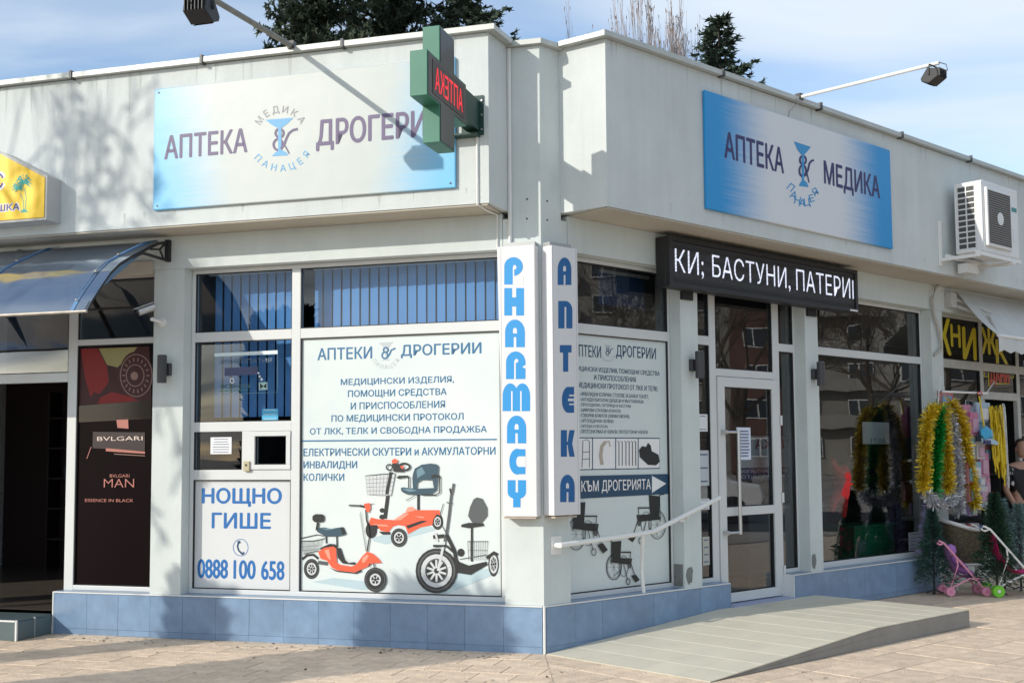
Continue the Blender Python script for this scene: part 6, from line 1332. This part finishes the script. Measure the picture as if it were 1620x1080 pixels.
for (u, z, t_, rr__, rz, lab) in ((6.35, 13.2, 6.0, 2.0, .5, 'tall bare street tree across the street on the perfumery side'),):
    loc_, hz = caster(P('L', u, .38, z), t_); fit_tree(BC, loc_, lab, GS2, hz, rr__, rz)
# street side seen only as reflections in the glass
E1 = [(27, 13, 1.25, 'bare street tree closest to the shop windows across the road'), (33, 22, 1.4, 'bare street tree left of the parked cars'), (29, 19, 1.1, 'small bare street tree between the road and the block'), (38, 16, 1.4, 'bare street tree reflected in the big shop window, nearest the road'), (52, 26, 1.7, 'bare street tree in front of the apartment block'), (46, 9, 1.6, 'bare street tree at the end of the apartment block'), (60, 18, 1.8, 'tall bare tree beside the apartment block entrance'), (30, 4, 1.3, 'bare tree near the parked car')]
for i, (x, y, s, lab) in enumerate(E1): btree('bare_tree', BB, Vector((x, y, 0)), lab, 'bare street trees by the apartment block', s, i * 1.3)
apt = thing('apartment_building', 'long grey and brick apartment block reflected in the shop windows', 'building', (85, 12, 0))
CONC = mat('panel_concrete', (.30, .28, .25), .9, var=.3, vscale=.3); BRK = mat('brick_red', (.13, .07, .055), .9, var=.3, vscale=.5); WING = mat('window_dark', (.03, .035, .045), .15)
MB().box((91, 12, 9), (12, 90, 18)).build('wall', CONC, apt)
for y in (-25, -1, 23, 47): MB().box((84.9, y, 9), (.3, 6, 17.8)).build('brick_panel', BRK, apt)
MB().box((91, 12, 18.2), (12.6, 90.6, .4)).build('roof', mat('roof_dark', (.1, .1, .1), .9), apt)
wm = MB(); wm.box((0, 0, 0), (.10, 1.9, 1.5)); me_w = bpy.data.meshes.new('window'); me_w.from_pydata(wm.v, [], wm.f); me_w.materials.append(mat('window_frame_white', (.65, .65, .63), .6))
pm_ = MB(); pm_.box((-.06, -.47, 0), (.03, .84, 1.34)).box((-.06, .47, 0), (.03, .84, 1.34)); me_p = bpy.data.meshes.new('pane'); me_p.from_pydata(pm_.v, [], pm_.f); me_p.materials.append(WING)
for fl in range(6):
    for k_ in range(22):
        w_ = link('window', me_w, apt, Vector((84.7, -30 + k_ * 4.0, 2.2 + fl * 2.9)) - apt.location); link('pane', me_p, w_)
for fl in range(1, 6):
    for y in (-19, 5, 29): MB().box((84.2, y, 1.2 + fl * 2.9), (1.2, 6, 1.0)).build('balcony', CONC, apt)
ro = MB(); ro.face([(16, -60, -.02), (24, -60, -.02), (24, 90, -.02), (16, 90, -.02)]); tag(ro.build('road', mat('asphalt', (.05, .05, .052), .9, var=.2, vscale=2)), kind='structure')
def car(loc, col, label, rz=0):
    th = thing('parked_car', label, 'car', loc, None, rz); M4 = Matrix.Rotation(rz, 3, 'Z')
    prof_ = [(-2.1, .35), (-2.12, .75), (-1.9, .92), (-1.25, .98), (-.75, 1.42), (.75, 1.45), (1.35, 1.0), (2.0, .92), (2.1, .6), (2.05, .35)]
    b = MB(); b.hexa([Vector((x, -.85, z)) for x, z in prof_], [Vector((x, .85, z)) for x, z in prof_]); me = bpy.data.meshes.new('body'); me.from_pydata(b.v, [], b.f); me.materials.append(col); o = link('body', me, th); bv = o.modifiers.new('bevel', 'BEVEL'); bv.width = .08; bv.segments = 3
    for s in (-1, 1):
        b = MB(); b.hexa([Vector((x, s * .852, z)) for x, z in ((-1.1, 1.0), (-.7, 1.36), (.7, 1.38), (1.15, 1.02))], [Vector((x, s * .862, z)) for x, z in ((-1.1, 1.0), (-.7, 1.36), (.7, 1.38), (1.15, 1.02))]); me = bpy.data.meshes.new('side_window'); me.from_pydata(b.v, [], b.f); me.materials.append(WING); link('side_window', me, th)
        for x in (-1.35, 1.35): b = MB(); b.cyl((x, s * .72, .32), (0, s, 0), .32, .16, n=20); me = bpy.data.meshes.new('wheel'); me.from_pydata(b.v, [], b.f); me.materials.append(BLACK); link('wheel', me, th)
    return th
car(Vector((19.5, 12, 0)), mat('white_car_paint', (.7, .7, .7), .3, coat=.5), 'white car parked along the road, seen as a reflection in the door', rad(90))
car(Vector((19.8, 19, 0)), mat('silver_car_paint', (.3, .32, .34), .3, metal=.5, coat=.5), 'silver grey car parked behind the white one on the road', rad(90))
flush_text()
